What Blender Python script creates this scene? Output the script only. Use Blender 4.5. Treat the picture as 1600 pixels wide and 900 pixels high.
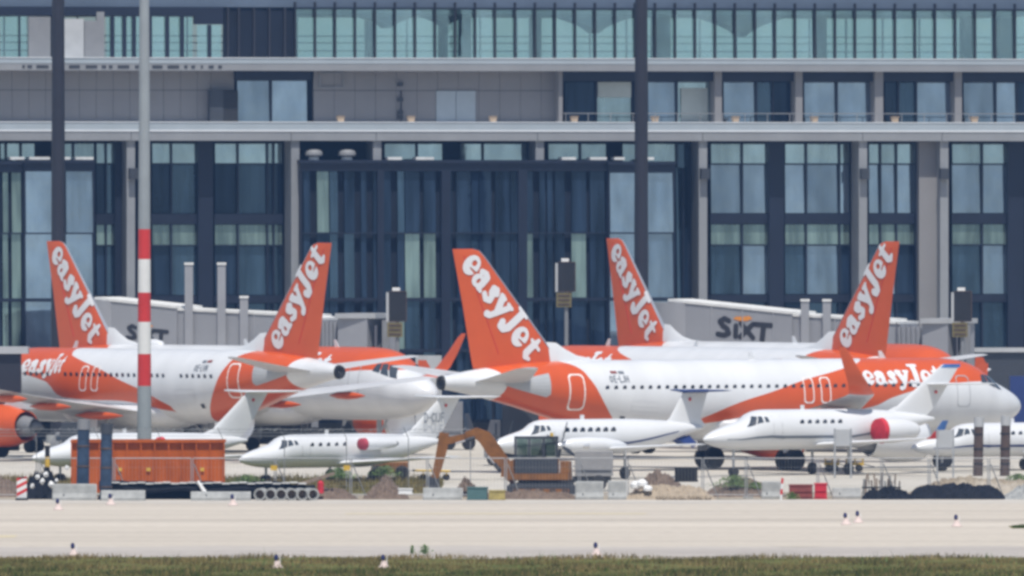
import bpy, bmesh, math, random
import numpy as np
from mathutils import Vector, Matrix

random.seed(7); np.random.seed(7)
for o in list(bpy.data.objects):
    bpy.data.objects.remove(o, do_unlink=True)
SC = bpy.context.scene
COL = SC.collection

# ------------------------------------------------------------------ camera, sky, sun, exposure
F = 26280.0          # focal length in pixels of the 1600 px wide photograph
HC = 15.0            # camera height
YH = 296.0           # image row of the horizon
cam = bpy.data.cameras.new('camera'); camo = bpy.data.objects.new('camera', cam); COL.objects.link(camo)
cam.sensor_width = 36.0; cam.lens = F / 1600.0 * 36.0
cam.clip_start = 5.0; cam.clip_end = 20000.0
camo.location = (0, 0, HC)
camo.rotation_euler = (math.pi / 2 - math.atan((450 - YH) / F), 0, 0)
SC.camera = camo
SC.render.engine = 'CYCLES'
SC.render.resolution_x = 1024; SC.render.resolution_y = 576
SC.cycles.filter_width = 3.2
SC.cycles.max_bounces = 8; SC.cycles.transparent_max_bounces = 16

SUN = Vector((0.06, -0.41, 0.91)).normalized()
w = bpy.data.worlds.new('World'); SC.world = w; w.use_nodes = True
nt = w.node_tree; bg = nt.nodes['Background']
sky = nt.nodes.new('ShaderNodeTexSky'); sky.sky_type = 'NISHITA'; sky.sun_disc = False
sky.sun_elevation = math.asin(SUN.z); sky.sun_rotation = math.atan2(SUN.x, SUN.y)
sky.air_density = 1.0; sky.dust_density = 1.2; sky.ozone_density = 1.5
nt.links.new(sky.outputs[0], bg.inputs[0]); bg.inputs[1].default_value = 0.11
sl = bpy.data.lights.new('sun', 'SUN'); so = bpy.data.objects.new('sun', sl); COL.objects.link(so)
sl.energy = 4.4; sl.angle = math.radians(0.55); sl.color = (1.0, 0.955, 0.88)
so.rotation_euler = SUN.to_track_quat('Z', 'Y').to_euler(); so.location = (0, 500, 300)
SC.view_settings.view_transform = 'Standard'; SC.view_settings.look = 'None'
SC.view_settings.exposure = 0.0; SC.view_settings.gamma = 1.0
SC.view_settings.use_curve_mapping = False

# ------------------------------------------------------------------ helpers
def at(px, py, d):
    """world point that stands at distance d and shows at that pixel of the 1600x900 photograph"""
    return Vector(((px - 800) * d / F, d, HC - (py - YH) * d / F))
def gx(px, d): return (px - 800) * d / F
def zz(py, d): return HC - (py - YH) * d / F

class MB:
    def __init__(s): s.v = []; s.f = []
    def add(s, vs, fs):
        n = len(s.v); s.v += [tuple(v) for v in vs]; s.f += [tuple(i + n for i in f) for f in fs]; return s
    def box(s, x0, x1, y0, y1, z0, z1):
        return s.add([(x0,y0,z0),(x1,y0,z0),(x1,y1,z0),(x0,y1,z0),(x0,y0,z1),(x1,y0,z1),(x1,y1,z1),(x0,y1,z1)],
                     [(0,3,2,1),(4,5,6,7),(0,1,5,4),(1,2,6,5),(2,3,7,6),(3,0,4,7)])
    def bar(s, p, q, a, b=None, up=(0,0,1)):
        """rectangular bar from p to q, width a, height b"""
        b = a if b is None else b
        p = Vector(p); q = Vector(q); d = (q - p).normalized(); u = Vector(up)
        if abs(d.dot(u)) > .95: u = Vector((0,1,0))
        r = d.cross(u).normalized(); u = r.cross(d)
        c = [(-1,-1),(1,-1),(1,1),(-1,1)]
        vs = [p + r*a*.5*i + u*b*.5*j for i, j in c] + [q + r*a*.5*i + u*b*.5*j for i, j in c]
        return s.add(vs, [(3,2,1,0),(4,5,6,7),(0,1,5,4),(1,2,6,5),(2,3,7,6),(3,0,4,7)])
    def cyl(s, p, q, r0, r1=None, n=12, caps=True):
        r1 = r0 if r1 is None else r1
        p = Vector(p); q = Vector(q); d = (q - p).normalized()
        u = Vector((0,0,1)) if abs(d.z) < .9 else Vector((0,1,0))
        a = d.cross(u).normalized(); b = a.cross(d)
        vs = []
        for c, r in ((p, r0), (q, r1)):
            for i in range(n):
                t = 2*math.pi*i/n; vs.append(c + a*r*math.cos(t) + b*r*math.sin(t))
        fs = [(i, (i+1) % n, n+(i+1) % n, n+i) for i in range(n)]
        if caps: fs += [tuple(range(n-1, -1, -1)), tuple(range(n, 2*n))]
        return s.add(vs, fs)
    def loft(s, rings, caps=True, closed=True):
        n = len(rings[0]); m = len(rings); vs = [p for r in rings for p in r]; fs = []
        for i in range(m-1):
            for j in range(n if closed else n-1):
                fs.append((i*n+j, i*n+(j+1) % n, (i+1)*n+(j+1) % n, (i+1)*n+j))
        if caps: fs += [tuple(range(n-1, -1, -1)), tuple(range((m-1)*n, m*n))]
        return s.add(vs, fs)
    def lathe(s, prof, n=24, axis='x', c=(0,0,0)):
        rings = []
        for t, r in prof:
            ring = []
            for i in range(n):
                a = 2*math.pi*i/n; p = (t, r*math.cos(a), r*math.sin(a))
                if axis == 'z': p = (r*math.cos(a), r*math.sin(a), t)
                ring.append((p[0]+c[0], p[1]+c[1], p[2]+c[2]))
            rings.append(ring)
        return s.loft(rings)
    def build(s, name, mat, parent=None, smooth=False, loc=None):
        me = bpy.data.meshes.new(name); me.from_pydata(s.v, [], s.f); me.update()
        bm = bmesh.new(); bm.from_mesh(me); bmesh.ops.recalc_face_normals(bm, faces=bm.faces); bm.to_mesh(me); bm.free()
        o = bpy.data.objects.new(name, me); COL.objects.link(o)
        if mat: me.materials.append(mat)
        if smooth:
            me.polygons.foreach_set('use_smooth', [True]*len(me.polygons))
            try: me.set_sharp_from_angle(angle=math.radians(38))
            except Exception: pass
        if parent: o.parent = parent
        if loc is not None: o.location = loc
        return o
def tag(o, label=None, cat=None, group=None, kind=None):
    if label: o['label'] = label
    if cat: o['category'] = cat
    if group: o['group'] = group
    if kind: o['kind'] = kind
    return o
def thing(name, label, cat, loc=(0,0,0), rz=0.0, group=None):
    o = bpy.data.objects.new(name, None); COL.objects.link(o); o.location = loc; o.rotation_euler = (0,0,rz)
    o.empty_display_size = .3
    return tag(o, label, cat, group)
def link_copy(src, name, parent, loc=(0,0,0), rot=(0,0,0)):
    o = bpy.data.objects.new(name, src.data); COL.objects.link(o); o.parent = parent; o.location = loc; o.rotation_euler = rot
    return o
ORD = ['first','second','third','fourth','fifth','sixth','seventh','eighth','ninth','tenth','eleventh','twelfth','thirteenth','fourteenth','fifteenth','sixteenth']

# ------------------------------------------------------------------ materials
def lin(r, g, b):
    f = lambda c: (c/255/12.92) if c/255 <= .04045 else ((c/255+.055)/1.055)**2.4
    return (f(r), f(g), f(b), 1)
def mat(name, col, rough=.6, metal=0.0, var=.12, scale=.7, stretch=(1,1,1), spec=.4, bump=0.0, col2=None):
    m = bpy.data.materials.new(name); m.use_nodes = True; t = m.node_tree; n = t.nodes; l = t.links
    b = n['Principled BSDF']; b.inputs['Roughness'].default_value = rough; b.inputs['Metallic'].default_value = metal
    b.inputs['Specular IOR Level'].default_value = spec
    col = tuple(col[:3]) + (1,)
    if var <= 0:
        b.inputs['Base Color'].default_value = col; return m
    tc = n.new('ShaderNodeTexCoord'); mp = n.new('ShaderNodeMapping'); mp.inputs['Scale'].default_value = stretch
    no = n.new('ShaderNodeTexNoise'); no.inputs['Scale'].default_value = scale; no.inputs['Detail'].default_value = 6
    no.inputs['Roughness'].default_value = .65
    l.new(tc.outputs['Object'], mp.inputs[0]); l.new(mp.outputs[0], no.inputs['Vector'])
    rp = n.new('ShaderNodeValToRGB'); rp.color_ramp.elements[0].position = .3; rp.color_ramp.elements[1].position = .7
    c2 = tuple(col2[:3]) + (1,) if col2 else tuple(c*(1+var) for c in col[:3]) + (1,)
    rp.color_ramp.elements[0].color = tuple(c*(1-var) for c in col[:3]) + (1,)
    rp.color_ramp.elements[1].color = c2
    l.new(no.outputs['Fac'], rp.inputs[0]); l.new(rp.outputs[0], b.inputs['Base Color'])
    if bump:
        bp = n.new('ShaderNodeBump'); bp.inputs['Strength'].default_value = bump; bp.inputs['Distance'].default_value = .05
        l.new(no.outputs['Fac'], bp.inputs['Height']); l.new(bp.outputs[0], b.inputs['Normal'])
    return m
def glass(name, base, refl, tint=(.8,.9,1.0), rough=.03, through=None, wav=.01):
    """coated facade glass: a dark (or tinted see-through) body under a mirror-like coat; each pane differs a little, and noise paints in broken reflections"""
    m = bpy.data.materials.new(name); m.use_nodes = True; t = m.node_tree; n = t.nodes; l = t.links
    out = n['Material Output']; n.remove(n['Principled BSDF'])
    mx = n.new('ShaderNodeMixShader'); gl = n.new('ShaderNodeBsdfGlossy'); gl.inputs['Roughness'].default_value = rough
    gl.inputs['Color'].default_value = tuple(tint)+(1,)
    oi = n.new('ShaderNodeObjectInfo'); mr = n.new('ShaderNodeMapRange')
    mr.inputs[3].default_value = refl*.7; mr.inputs[4].default_value = refl*1.25
    l.new(oi.outputs['Random'], mr.inputs[0])
    tc = n.new('ShaderNodeTexCoord')
    def noise(sc, stretch, det):
        mp = n.new('ShaderNodeMapping'); mp.inputs['Scale'].default_value = stretch; l.new(tc.outputs['Object'], mp.inputs[0])
        k = n.new('ShaderNodeTexNoise'); k.inputs['Scale'].default_value = sc; k.inputs['Detail'].default_value = det; l.new(mp.outputs[0], k.inputs['Vector']); return k.outputs['Fac']
    def remap(src, lo, hi, a, b):
        k = n.new('ShaderNodeMapRange'); k.inputs[1].default_value = lo; k.inputs[2].default_value = hi; k.inputs[3].default_value = a; k.inputs[4].default_value = b; l.new(src, k.inputs[0]); return k.outputs[0]
    mu = n.new('ShaderNodeMath'); mu.operation = 'MULTIPLY'; l.new(mr.outputs[0], mu.inputs[0]); l.new(remap(noise(.8, (1,1,.45), 8), .36, .64, .78, 1.1), mu.inputs[1])  # blotchy coat strength stands in for irregular reflections
    l.new(mu.outputs[0], mx.inputs[0])
    if through:
        d = n.new('ShaderNodeBsdfTransparent'); d.inputs[0].default_value = tuple(through)+(1,)
    else:
        d = n.new('ShaderNodeBsdfDiffuse'); hs = n.new('ShaderNodeHueSaturation'); hs.inputs['Color'].default_value = tuple(base)+(1,)
        l.new(remap(noise(1.1, (1.6,1.6,.12), 3), .35, .68, .35, 2.0), hs.inputs['Value']); l.new(hs.outputs[0], d.inputs[0])
    bp = n.new('ShaderNodeBump'); bp.inputs['Strength'].default_value = 1.0; bp.inputs['Distance'].default_value = wav
    l.new(noise(.55, (1,1,1), 2), bp.inputs['Height']); l.new(bp.outputs[0], gl.inputs['Normal'])
    l.new(d.outputs[0], mx.inputs[1]); l.new(gl.outputs[0], mx.inputs[2]); l.new(mx.outputs[0], out.inputs[0])
    return m

M = {}
ORANGE = (.62, .098, .018)
M['orange'] = mat('orange_paint', ORANGE, .32, var=.06, scale=.6, spec=.5)
M['white'] = mat('white_paint', (.68,.69,.70), .3, var=.04, scale=.5, spec=.5)
M['white_matt'] = mat('white_matt', (.75,.75,.74), .6, var=.08)
M['letter'] = mat('letter_white', (.74,.74,.75), .4, var=.02)
M['wing'] = mat('wing_grey', (.54,.545,.55), .4, var=.08, scale=.8)
M['metal'] = mat('bare_metal', (.62,.62,.62), .35, metal=.7, var=.08)
M['lgrey'] = mat('light_grey_paint', (.42,.43,.44), .5, var=.1)
M['boxgrey'] = mat('truck_box_grey', (.27,.265,.265), .6, var=.12, scale=1.5)
M['mgrey'] = mat('mid_grey_paint', (.22,.225,.235), .55, var=.12)
M['tyre'] = mat('tyre_rubber', (.02,.02,.022), .8, var=.2)
M['black'] = mat('black_plastic', (.018,.018,.02), .6, var=.25)
M['dark'] = mat('dark_steel', (.045,.05,.06), .5, var=.15)
M['porthole'] = mat('window_dark', (.03,.045,.07), .12, var=0, spec=.8)
M['cockpit'] = mat('cockpit_glass', (.05,.06,.07), .06, var=0, spec=1.0)
M['outline'] = mat('door_outline', (.85,.78,.74), .5, var=0)
M['reg'] = mat('registration_grey', (.16,.18,.21), .5, var=0)
M['navy'] = mat('navy_paint', (.025,.045,.16), .35, var=.08)
M['blue'] = mat('blue_paint', (.06,.16,.42), .35, var=.08)
M['redcover'] = mat('red_cover_fabric', (.55,.03,.045), .8, var=.18, scale=3, bump=.3)
M['pale_red'] = mat('faded_red_fabric', (.42,.06,.09), .85, var=.2, scale=3, bump=.3)
M['red'] = mat('red_paint', (.60,.04,.035), .45, var=.1)
M['concrete'] = mat('facade_concrete', (.255,.265,.28), .85, var=.10, scale=.35)
M['concrete_b'] = mat('barrier_concrete', (.33,.335,.325), .9, var=.22, scale=2.2, bump=.25)
M['band'] = mat('fascia_bluegrey', (.35,.40,.44), .5, var=.06)
M['roofblue'] = mat('roof_bluegrey', (.10,.135,.19), .5, var=.15, scale=.3)
M['strip'] = mat('fascia_white', (.62,.65,.68), .5, var=.04)
M['panelwall'] = mat('grey_wall_panel', (.235,.23,.235), .7, var=.07, scale=.25)
M['frame'] = mat('window_frame_navy', (.009,.014,.030), .5, var=.15)
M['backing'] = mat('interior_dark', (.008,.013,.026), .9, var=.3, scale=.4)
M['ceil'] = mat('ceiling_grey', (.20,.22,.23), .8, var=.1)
M['blind'] = mat('roller_blind', (.40,.44,.42), .8, var=.1)
M['tan'] = mat('tan_crate', (.50,.38,.27), .8, var=.2, scale=4)
M['yellow'] = mat('yellow_paint', (.62,.40,.045), .55, var=.18, scale=2)
M['board'] = mat('board_ochre', (.17,.14,.06), .8, var=.2, scale=4)
M['dull_yellow'] = mat('dull_yellow', (.36,.29,.10), .7, var=.25, scale=3)
M['dull_red'] = mat('dull_red', (.24,.06,.05), .8, var=.25, scale=3)
M['exc'] = mat('excavator_ochre', (.23,.092,.018), .55, var=.28, scale=2.2)
M['skip'] = mat('container_orange', (.45,.105,.018), .8, var=.25, scale=1.3, stretch=(1,1,.3), spec=.1)
M['green'] = mat('green_box', (.075,.15,.15), .6, var=.15)
M['soil'] = mat('soil', (.17,.125,.095), .95, var=.35, scale=3.0, bump=.6)
M['sand'] = mat('sand', (.36,.295,.22), .95, var=.2, scale=4.0, bump=.5)
M['tarp'] = mat('black_tarpaulin', (.014,.016,.022), .8, var=.4, scale=3, bump=.5, spec=.15)
M['wood'] = mat('weathered_wood', (.26,.20,.15), .85, var=.3, scale=5)
M['brown'] = mat('brown_wrap', (.085,.058,.048), .8, var=.25, scale=3)
M['bluesteel'] = mat('blue_black_steel', (.03,.055,.10), .6, var=.5, scale=2.5)
M['galv'] = mat('galvanised', (.40,.41,.42), .5, metal=.3, var=.15, scale=4)
M['leaf'] = mat('leaf', (.14,.22,.06), .7, var=.4, scale=2)
M['lamp_blue'] = mat('edge_light_blue', (.02,.018,.09), .25, var=0, spec=.8)
M['pink'] = mat('light_base_pale', (.64,.52,.48), .7, var=.1)
M['mast'] = mat('mast_dark', (.022,.022,.030), .55, var=.1)
M['mastgrey'] = mat('mast_grey', (.30,.33,.35), .5, var=.1, scale=.5)
M['bridge'] = mat('jet_bridge_grey', (.30,.305,.325), .55, var=.07, scale=.5)
M['bridge_dk'] = mat('jet_bridge_dark', (.12,.12,.14), .6, var=.1)
M['roofw'] = mat('jet_bridge_roof', (.72,.72,.70), .6, var=.12, scale=2)
M['sixt'] = mat('logo_black', (.03,.03,.035), .6, var=0)
M['sixto'] = mat('logo_orange', (.72,.27,.04), .6, var=0)
M['g_dark'] = glass('glass_dark', (.010,.018,.034), .04, (.62,.78,1.0))
M['g_mid'] = glass('glass_mid', (.014,.026,.042), .11, (.60,.80,1.0))
M['g_blue'] = glass('glass_blue', (.035,.055,.08), .42, (.74,.85,1.0))
M['g_light'] = glass('glass_light', (.09,.13,.13), .46, (.74,.88,.92))
M['g_green'] = glass('glass_green', (.08,.11,.10), .20, (.75,.92,.9))
M['g_clear'] = glass('glass_clear', (0,0,0), .24, (.80,.92,.95), through=(.84,.97,.96))
M['g_cab'] = glass('glass_cab', (0,0,0), .12, (.9,.95,1.0), through=(.62,.68,.66))
M['g_rear'] = glass('glass_rear', (0,0,0), .05, (.7,.85,1.0), through=(.93,1.0,.985))

def ground_mat(name, c1, c2, c3, sc, stretch, rough=.95, slab=None):
    m = bpy.data.materials.new(name); m.use_nodes = True; t = m.node_tree; n = t.nodes; l = t.links
    b = n['Principled BSDF']; b.inputs['Roughness'].default_value = rough; b.inputs['Specular IOR Level'].default_value = .2
    tc = n.new('ShaderNodeTexCoord'); mp = n.new('ShaderNodeMapping'); mp.inputs['Scale'].default_value = stretch
    l.new(tc.outputs['Object'], mp.inputs[0])
    a = n.new('ShaderNodeTexNoise'); a.inputs['Scale'].default_value = sc; a.inputs['Detail'].default_value = 8; a.inputs['Roughness'].default_value = .7
    l.new(mp.outputs[0], a.inputs['Vector'])
    r = n.new('ShaderNodeValToRGB'); e = r.color_ramp.elements
    e[0].position = .32; e[0].color = tuple(c1)+(1,); e[1].position = .66; e[1].color = tuple(c3)+(1,)
    k = e.new(.5); k.color = tuple(c2)+(1,)
    l.new(a.outputs['Fac'], r.inputs[0])
    f = n.new('ShaderNodeTexNoise'); f.inputs['Scale'].default_value = 1.7; f.inputs['Detail'].default_value = 4
    l.new(tc.outputs['Object'], f.inputs['Vector'])
    mx = n.new('ShaderNodeMix'); mx.data_type = 'RGBA'; mx.blend_type = 'MULTIPLY'; mx.inputs[0].default_value = .35
    l.new(r.outputs[0], mx.inputs[6]); l.new(f.outputs['Fac'], mx.inputs[7]);
    g = n.new('ShaderNodeMix'); g.data_type = 'RGBA'; g.blend_type = 'MULTIPLY'; g.inputs[0].default_value = 1.0; g.inputs[7].default_value = (1.2,1.2,1.2,1)
    l.new(mx.outputs[2], g.inputs[6]); l.new(g.outputs[2], b.inputs['Base Color'])
    return m
M['ground'] = ground_mat('dry_ground', (.10,.085,.05), (.15,.14,.07), (.20,.17,.11), .05, (1,1,1))
M['apron'] = ground_mat('apron_concrete', (.43,.40,.345), (.50,.465,.40), (.56,.52,.455), .05, (1,.5,1))
M['taxi'] = ground_mat('taxiway_concrete', (.40,.355,.30), (.52,.465,.39), (.59,.53,.45), .03, (.10,2.2,1))
M['shoulder'] = ground_mat('shoulder_asphalt', (.37,.335,.30), (.43,.39,.35), (.48,.44,.39), .06, (.3,1.5,1))
M['shoulder_far'] = ground_mat('far_shoulder', (.42,.39,.35), (.52,.48,.42), (.60,.55,.48), .05, (.25,1.5,1))
M['dirt'] = ground_mat('site_dirt', (.22,.17,.12), (.33,.28,.21), (.45,.40,.33), .22, (1,1,1))
M['faded'] = ground_mat('faded_yellow_paint', (.50,.44,.33), (.54,.47,.32), (.58,.50,.33), .4, (.3,1,1))
M['turf_near'] = ground_mat('turf_near', (.07,.085,.014), (.12,.13,.028), (.19,.16,.05), .25, (1,.5,1))
M['turf'] = ground_mat('turf', (.085,.095,.025), (.15,.145,.04), (.23,.19,.07), .25, (1,.5,1))

# ------------------------------------------------------------------ ground
def sheet(name, x0, x1, y0, y1, z, m, kind='structure'):
    b = MB(); nx = 1
    b.add([(x0,y0,z),(x1,y0,z),(x1,y1,z),(x0,y1,z)], [(0,1,2,3)])
    return tag(b.build(name, m), kind=kind)
def irregular(name, x0, x1, y0, y1, z, m, amp, n=60):
    """sheet whose near and far edges wander"""
    vs = []; r = random.Random(hash(name) % 1000 if False else len(name)*7)
    a = [r.random()*6.28 for _ in range(6)]
    for i in range(n+1):
        x = x0 + (x1-x0)*i/n
        e = amp*(math.sin(x*.21+a[0])*.5 + math.sin(x*.53+a[1])*.3 + math.sin(x*1.31+a[2])*.25)
        g = amp*(math.sin(x*.19+a[3])*.5 + math.sin(x*.61+a[4])*.3 + math.sin(x*1.17+a[5])*.25)
        vs += [(x, y0+e, z), (x, y1+g, z)]
    return tag(MB().add(vs, [(2*i, 2*i+2, 2*i+3, 2*i+1) for i in range(n)]).build(name, m), kind='structure')
sheet('ground', -4000, 4000, -4000, 5000, 0, M['ground'])
sheet('apron', -400, 400, 826, 1300, .004, M['apron'])
irregular('taxiway_marking', gx(540,778), gx(1010,778), 776.5, 779.0, .009, M['faded'], .5)
irregular('taxiway_marking', gx(-20,726), gx(24,726), 724, 729, .009, M['faded'], .5)
sheet('taxiway', -600, 600, 706, 804, .004, M['taxi'])
irregular('taxiway_far_shoulder', -60, 60, 803, 813.5, .008, M['shoulder_far'], .8)
irregular('taxiway_near_shoulder', -60, 60, 683, 706.5, .008, M['shoulder'], 1.6)
irregular('site_ground', -60, 60, 813, 832, .012, M['dirt'], 1.5)
irregular('grass_verge', gx(-60,840), gx(690,840), 830, 872, .016, M['turf'], 3)
irregular('grass_foreground', -60, 60, 560, 684, .012, M['turf_near'], 2.5)
irregular('taxiway_grass_island', gx(1580,745), gx(1760,745), 744, 749, .012, M['turf'], 1.0)

# ------------------------------------------------------------------ lettering: shapes from strokes, filled on a fine grid
def _c(*a): return ('c',) + a
def chain(pts):
    return [('c', pts[i][0], pts[i][1], pts[i][2], pts[i+1][0], pts[i+1][1], pts[i+1][2]) for i in range(len(pts)-1)]
GL = {   # fat rounded serif letters: (advance, add, cut)
 'e': (.98, [('e',.47,.5,.47,.54)], [('e',.50,.68,.15,.155), _c(.52,.36,.035,1.1,.44,.085)]),
 'a': (1.02, [('e',.36,.31,.36,.34)] + chain([(.16,.76,.15),(.42,.88,.15),(.62,.78,.19),(.66,.4,.2),(.68,.15,.16),(.9,.1,.09)]), [('e',.40,.33,.09,.15)]),
 's': (.86, chain([(.66,.74,.15),(.5,.89,.14),(.27,.78,.16),(.36,.58,.17),(.55,.44,.17),(.62,.25,.17),(.4,.1,.14),(.13,.22,.14)]), []),
 'y': (1.0, chain([(.16,.88,.2),(.5,.28,.2)]) + chain([(.86,.9,.15),(.5,.1,.17),(.38,-.2,.15),(.2,-.26,.18)]) + chain([(.0,.96,.09),(.36,.96,.09)]) + chain([(.66,.96,.09),(1.02,.96,.09)]), []),
 'J': (.98, chain([(.62,1.25,.21),(.60,.25,.21),(.46,-.02,.18),(.22,-.03,.18),(.15,.16,.19)]) + chain([(.30,1.38,.1),(.95,1.38,.1)]), []),
 't': (.8, chain([(.42,1.22,.11),(.38,.85,.19),(.38,.3,.2),(.5,.13,.15),(.76,.2,.09)]) + chain([(.1,.93,.09),(.78,.93,.09)]), []),
}
SX = {   # heavy grotesque letters of height 1
 'S': (.86, chain([(.66,.80,.12),(.42,.89,.12),(.18,.74,.13),(.34,.54,.13),(.56,.42,.13),(.64,.22,.13),(.4,.10,.12),(.06,.14,.12)]), []),
 'i': (.36, chain([(.16,.58,.13),(.14,.1,.13)]), []),
 'X': (.80, chain([(.06,.72,.12),(.7,.08,.12)]) + chain([(.7,.72,.12),(.02,.08,.12)]), []),
 'T': (.85, chain([(.02,.72,.12),(.86,.72,.12)]) + chain([(.46,.7,.14),(.38,.0,.14)]), []),
}
RG = {   # thin registration letters of height 1
 'D': (.75, chain([(.1,0,.09),(.1,1,.09)]) + chain([(.1,1,.09),(.4,.95,.09),(.56,.7,.09),(.56,.3,.09),(.4,.05,.09),(.1,0,.09)]), []),
 '-': (.5, chain([(.08,.5,.09),(.36,.5,.09)]), []),
 'C': (.72, chain([(.56,.85,.09),(.32,1,.09),(.1,.7,.09),(.1,.3,.09),(.32,0,.09),(.56,.15,.09)]), []),
 'G': (.74, chain([(.56,.85,.09),(.32,1,.09),(.1,.7,.09),(.1,.3,.09),(.32,0,.09),(.56,.15,.09),(.56,.45,.09),(.38,.45,.09)]), []),
 'I': (.32, chain([(.1,0,.09),(.1,1,.09)]), []),
 'J': (.6, chain([(.4,1,.09),(.4,.2,.09),(.25,0,.09),(.06,.12,.09)]), []),
 'F': (.62, chain([(.1,0,.09),(.1,1,.09),(.5,1,.09)]) + chain([(.1,.52,.09),(.42,.52,.09)]), []),
 'O': (.8, chain([(.33,1,.09),(.1,.7,.09),(.1,.3,.09),(.33,0,.09),(.56,.3,.09),(.56,.7,.09),(.33,1,.09)]), []),
 'E': (.62, chain([(.5,1,.09),(.1,1,.09),(.1,0,.09),(.5,0,.09)]) + chain([(.1,.52,.09),(.42,.52,.09)]), []),
 'L': (.6, chain([(.1,1,.09),(.1,0,.09),(.48,0,.09)]), []),
 'U': (.74, chain([(.1,1,.09),(.1,.25,.09),(.32,0,.09),(.54,.25,.09),(.54,1,.09)]), []),
 'H': (.74, chain([(.1,0,.09),(.1,1,.09)]) + chain([(.56,0,.09),(.56,1,.09)]) + chain([(.1,.5,.09),(.56,.5,.09)]), []),
 'V': (.7, chain([(.05,1,.09),(.32,0,.09),(.6,1,.09)]), []),
 'N': (.74, chain([(.1,0,.09),(.1,1,.09),(.56,0,.09),(.56,1,.09)]), []),
}
def _sdf(prims, X, Y):
    D = np.full(X.shape, 9.0)
    for p in prims:
        if p[0] == 'e':
            d = (np.sqrt(((X-p[1])/p[3])**2 + ((Y-p[2])/p[4])**2) - 1)*min(p[3], p[4])
        else:
            _, x0, y0, r0, x1, y1, r1 = p; dx, dy = x1-x0, y1-y0
            t = np.clip(((X-x0)*dx + (Y-y0)*dy)/(dx*dx+dy*dy+1e-9), 0, 1)
            d = np.hypot(X-x0-t*dx, Y-y0-t*dy) - (r0 + (r1-r0)*t)
        D = np.minimum(D, d)
    return D
def text2d(s, font, res=.055):
    """flat lettering as (polygons, total width); polygons are lists of (u, v)"""
    polys = []; x = 0
    for ch in s:
        if ch == ' ': x += .5; continue
        adv, add, cut = font[ch]
        gxs = np.arange(-.3, 1.35, res); gys = np.arange(-.55, 1.6, res); X, Y = np.meshgrid(gxs, gys)
        D = _sdf(add, X, Y)
        if cut: D = np.maximum(D, -_sdf(cut, X, Y))
        for j in range(len(gys)-1):
            for i in range(len(gxs)-1):
                c = [(i,j),(i+1,j),(i+1,j+1),(i,j+1)]; dv = [D[b,a] for a,b in c]
                if min(dv) >= 0: continue
                P = []
                for k in range(4):
                    a, b = c[k], c[(k+1) % 4]; da, db = dv[k], dv[(k+1) % 4]
                    pa = (gxs[a[0]], gys[a[1]]); pb = (gxs[b[0]], gys[b[1]])
                    if da < 0: P.append(pa)
                    if (da < 0) != (db < 0):
                        t = da/(da-db); P.append((pa[0]+(pb[0]-pa[0])*t, pa[1]+(pb[1]-pa[1])*t))
                if len(P) > 2: polys.append([(x+p[0], p[1]) for p in P])
        x += adv
    return polys, x
_TC = {}
def lettering(name, s, font, fmap, m, parent, res=.055):
    k = (s, id(font), res)
    if k not in _TC: _TC[k] = text2d(s, font, res)
    polys, wd = _TC[k]; b = MB()
    for P in polys: b.add([fmap(u, v, wd) for u, v in P], [tuple(range(len(P)))])
    me = bpy.data.meshes.new(name); me.from_pydata(b.v, [], b.f); me.materials.append(m)
    o = bpy.data.objects.new(name, me); COL.objects.link(o); o.parent = parent
    return o

# ------------------------------------------------------------------ airliners
FP = np.array([  # station, top, bottom, half width (metres, wheels on the ground at z = 0)
 (0,3.30,3.20,.04),(.06,3.48,3.05,.25),(.25,3.74,2.84,.50),(.7,4.05,2.56,.86),(1.3,4.36,2.30,1.16),(1.9,4.64,2.12,1.38),(2.3,4.90,2.04,1.51),
 (2.7,5.18,1.98,1.61),(3.1,5.43,1.92,1.69),(3.7,5.68,1.87,1.79),(4.5,5.84,1.81,1.89),(5.5,5.91,1.785,1.955),(6.6,5.92,1.78,1.975),
 (12,5.92,1.78,1.975),(18,5.92,1.78,1.975),(24.3,5.92,1.78,1.975),(26,5.92,1.86,1.965),(27.5,5.92,2.07,1.92),(29,5.91,2.40,1.82),(30.5,5.88,2.80,1.66),(32,5.82,3.22,1.45),
 (33.4,5.70,3.60,1.20),(34.8,5.54,3.93,.93),(36,5.37,4.18,.70),(37.0,5.20,4.36,.50),(37.5,5.12,4.42,.42)])
def _pchip(x, y):
    h = np.diff(x); dl = np.diff(y)/h; m = np.zeros(len(x)); m[0] = dl[0]; m[-1] = dl[-1]
    for i in range(1, len(x)-1):
        if dl[i-1]*dl[i] > 0:
            w1 = 2*h[i]+h[i-1]; w2 = h[i]+2*h[i-1]; m[i] = (w1+w2)/(w1/dl[i-1]+w2/dl[i])
    def f(q):
        q = min(max(q, x[0]), x[-1]); i = min(max(int(np.searchsorted(x, q))-1, 0), len(x)-2)
        t = (q-x[i])/h[i]
        return (2*t**3-3*t*t+1)*y[i] + (t**3-2*t*t+t)*h[i]*m[i] + (-2*t**3+3*t*t)*y[i+1] + (t**3-t*t)*h[i]*m[i+1]
    return f
fTop = _pchip(FP[:,0], FP[:,1]); fBot = _pchip(FP[:,0], FP[:,2]); fHw = _pchip(FP[:,0], FP[:,3])
def short(st, small):
    """station along the longer type -> station along the shorter type"""
    if not small: return st
    return st - 1.6*min(max((st-9)/3, 0), 1) - 2.13*min(max((st-22)/3, 0), 1)
def fsurf(st, z, side, off=.0):
    t, b, hw = fTop(st), fBot(st), fHw(st); c = (t+b)/2; r = (t-b)/2
    q = min(max((z-c)/r, -1), 1); y = hw*math.sqrt(max(1-q*q, 0))
    n = Vector((0, y/(hw*hw), (z-c)/(r*r))); n = n.normalized() if n.length > 1e-6 else Vector((0,0,1))
    return (st, side*(y + n.y*off), z + n.z*off)
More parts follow.
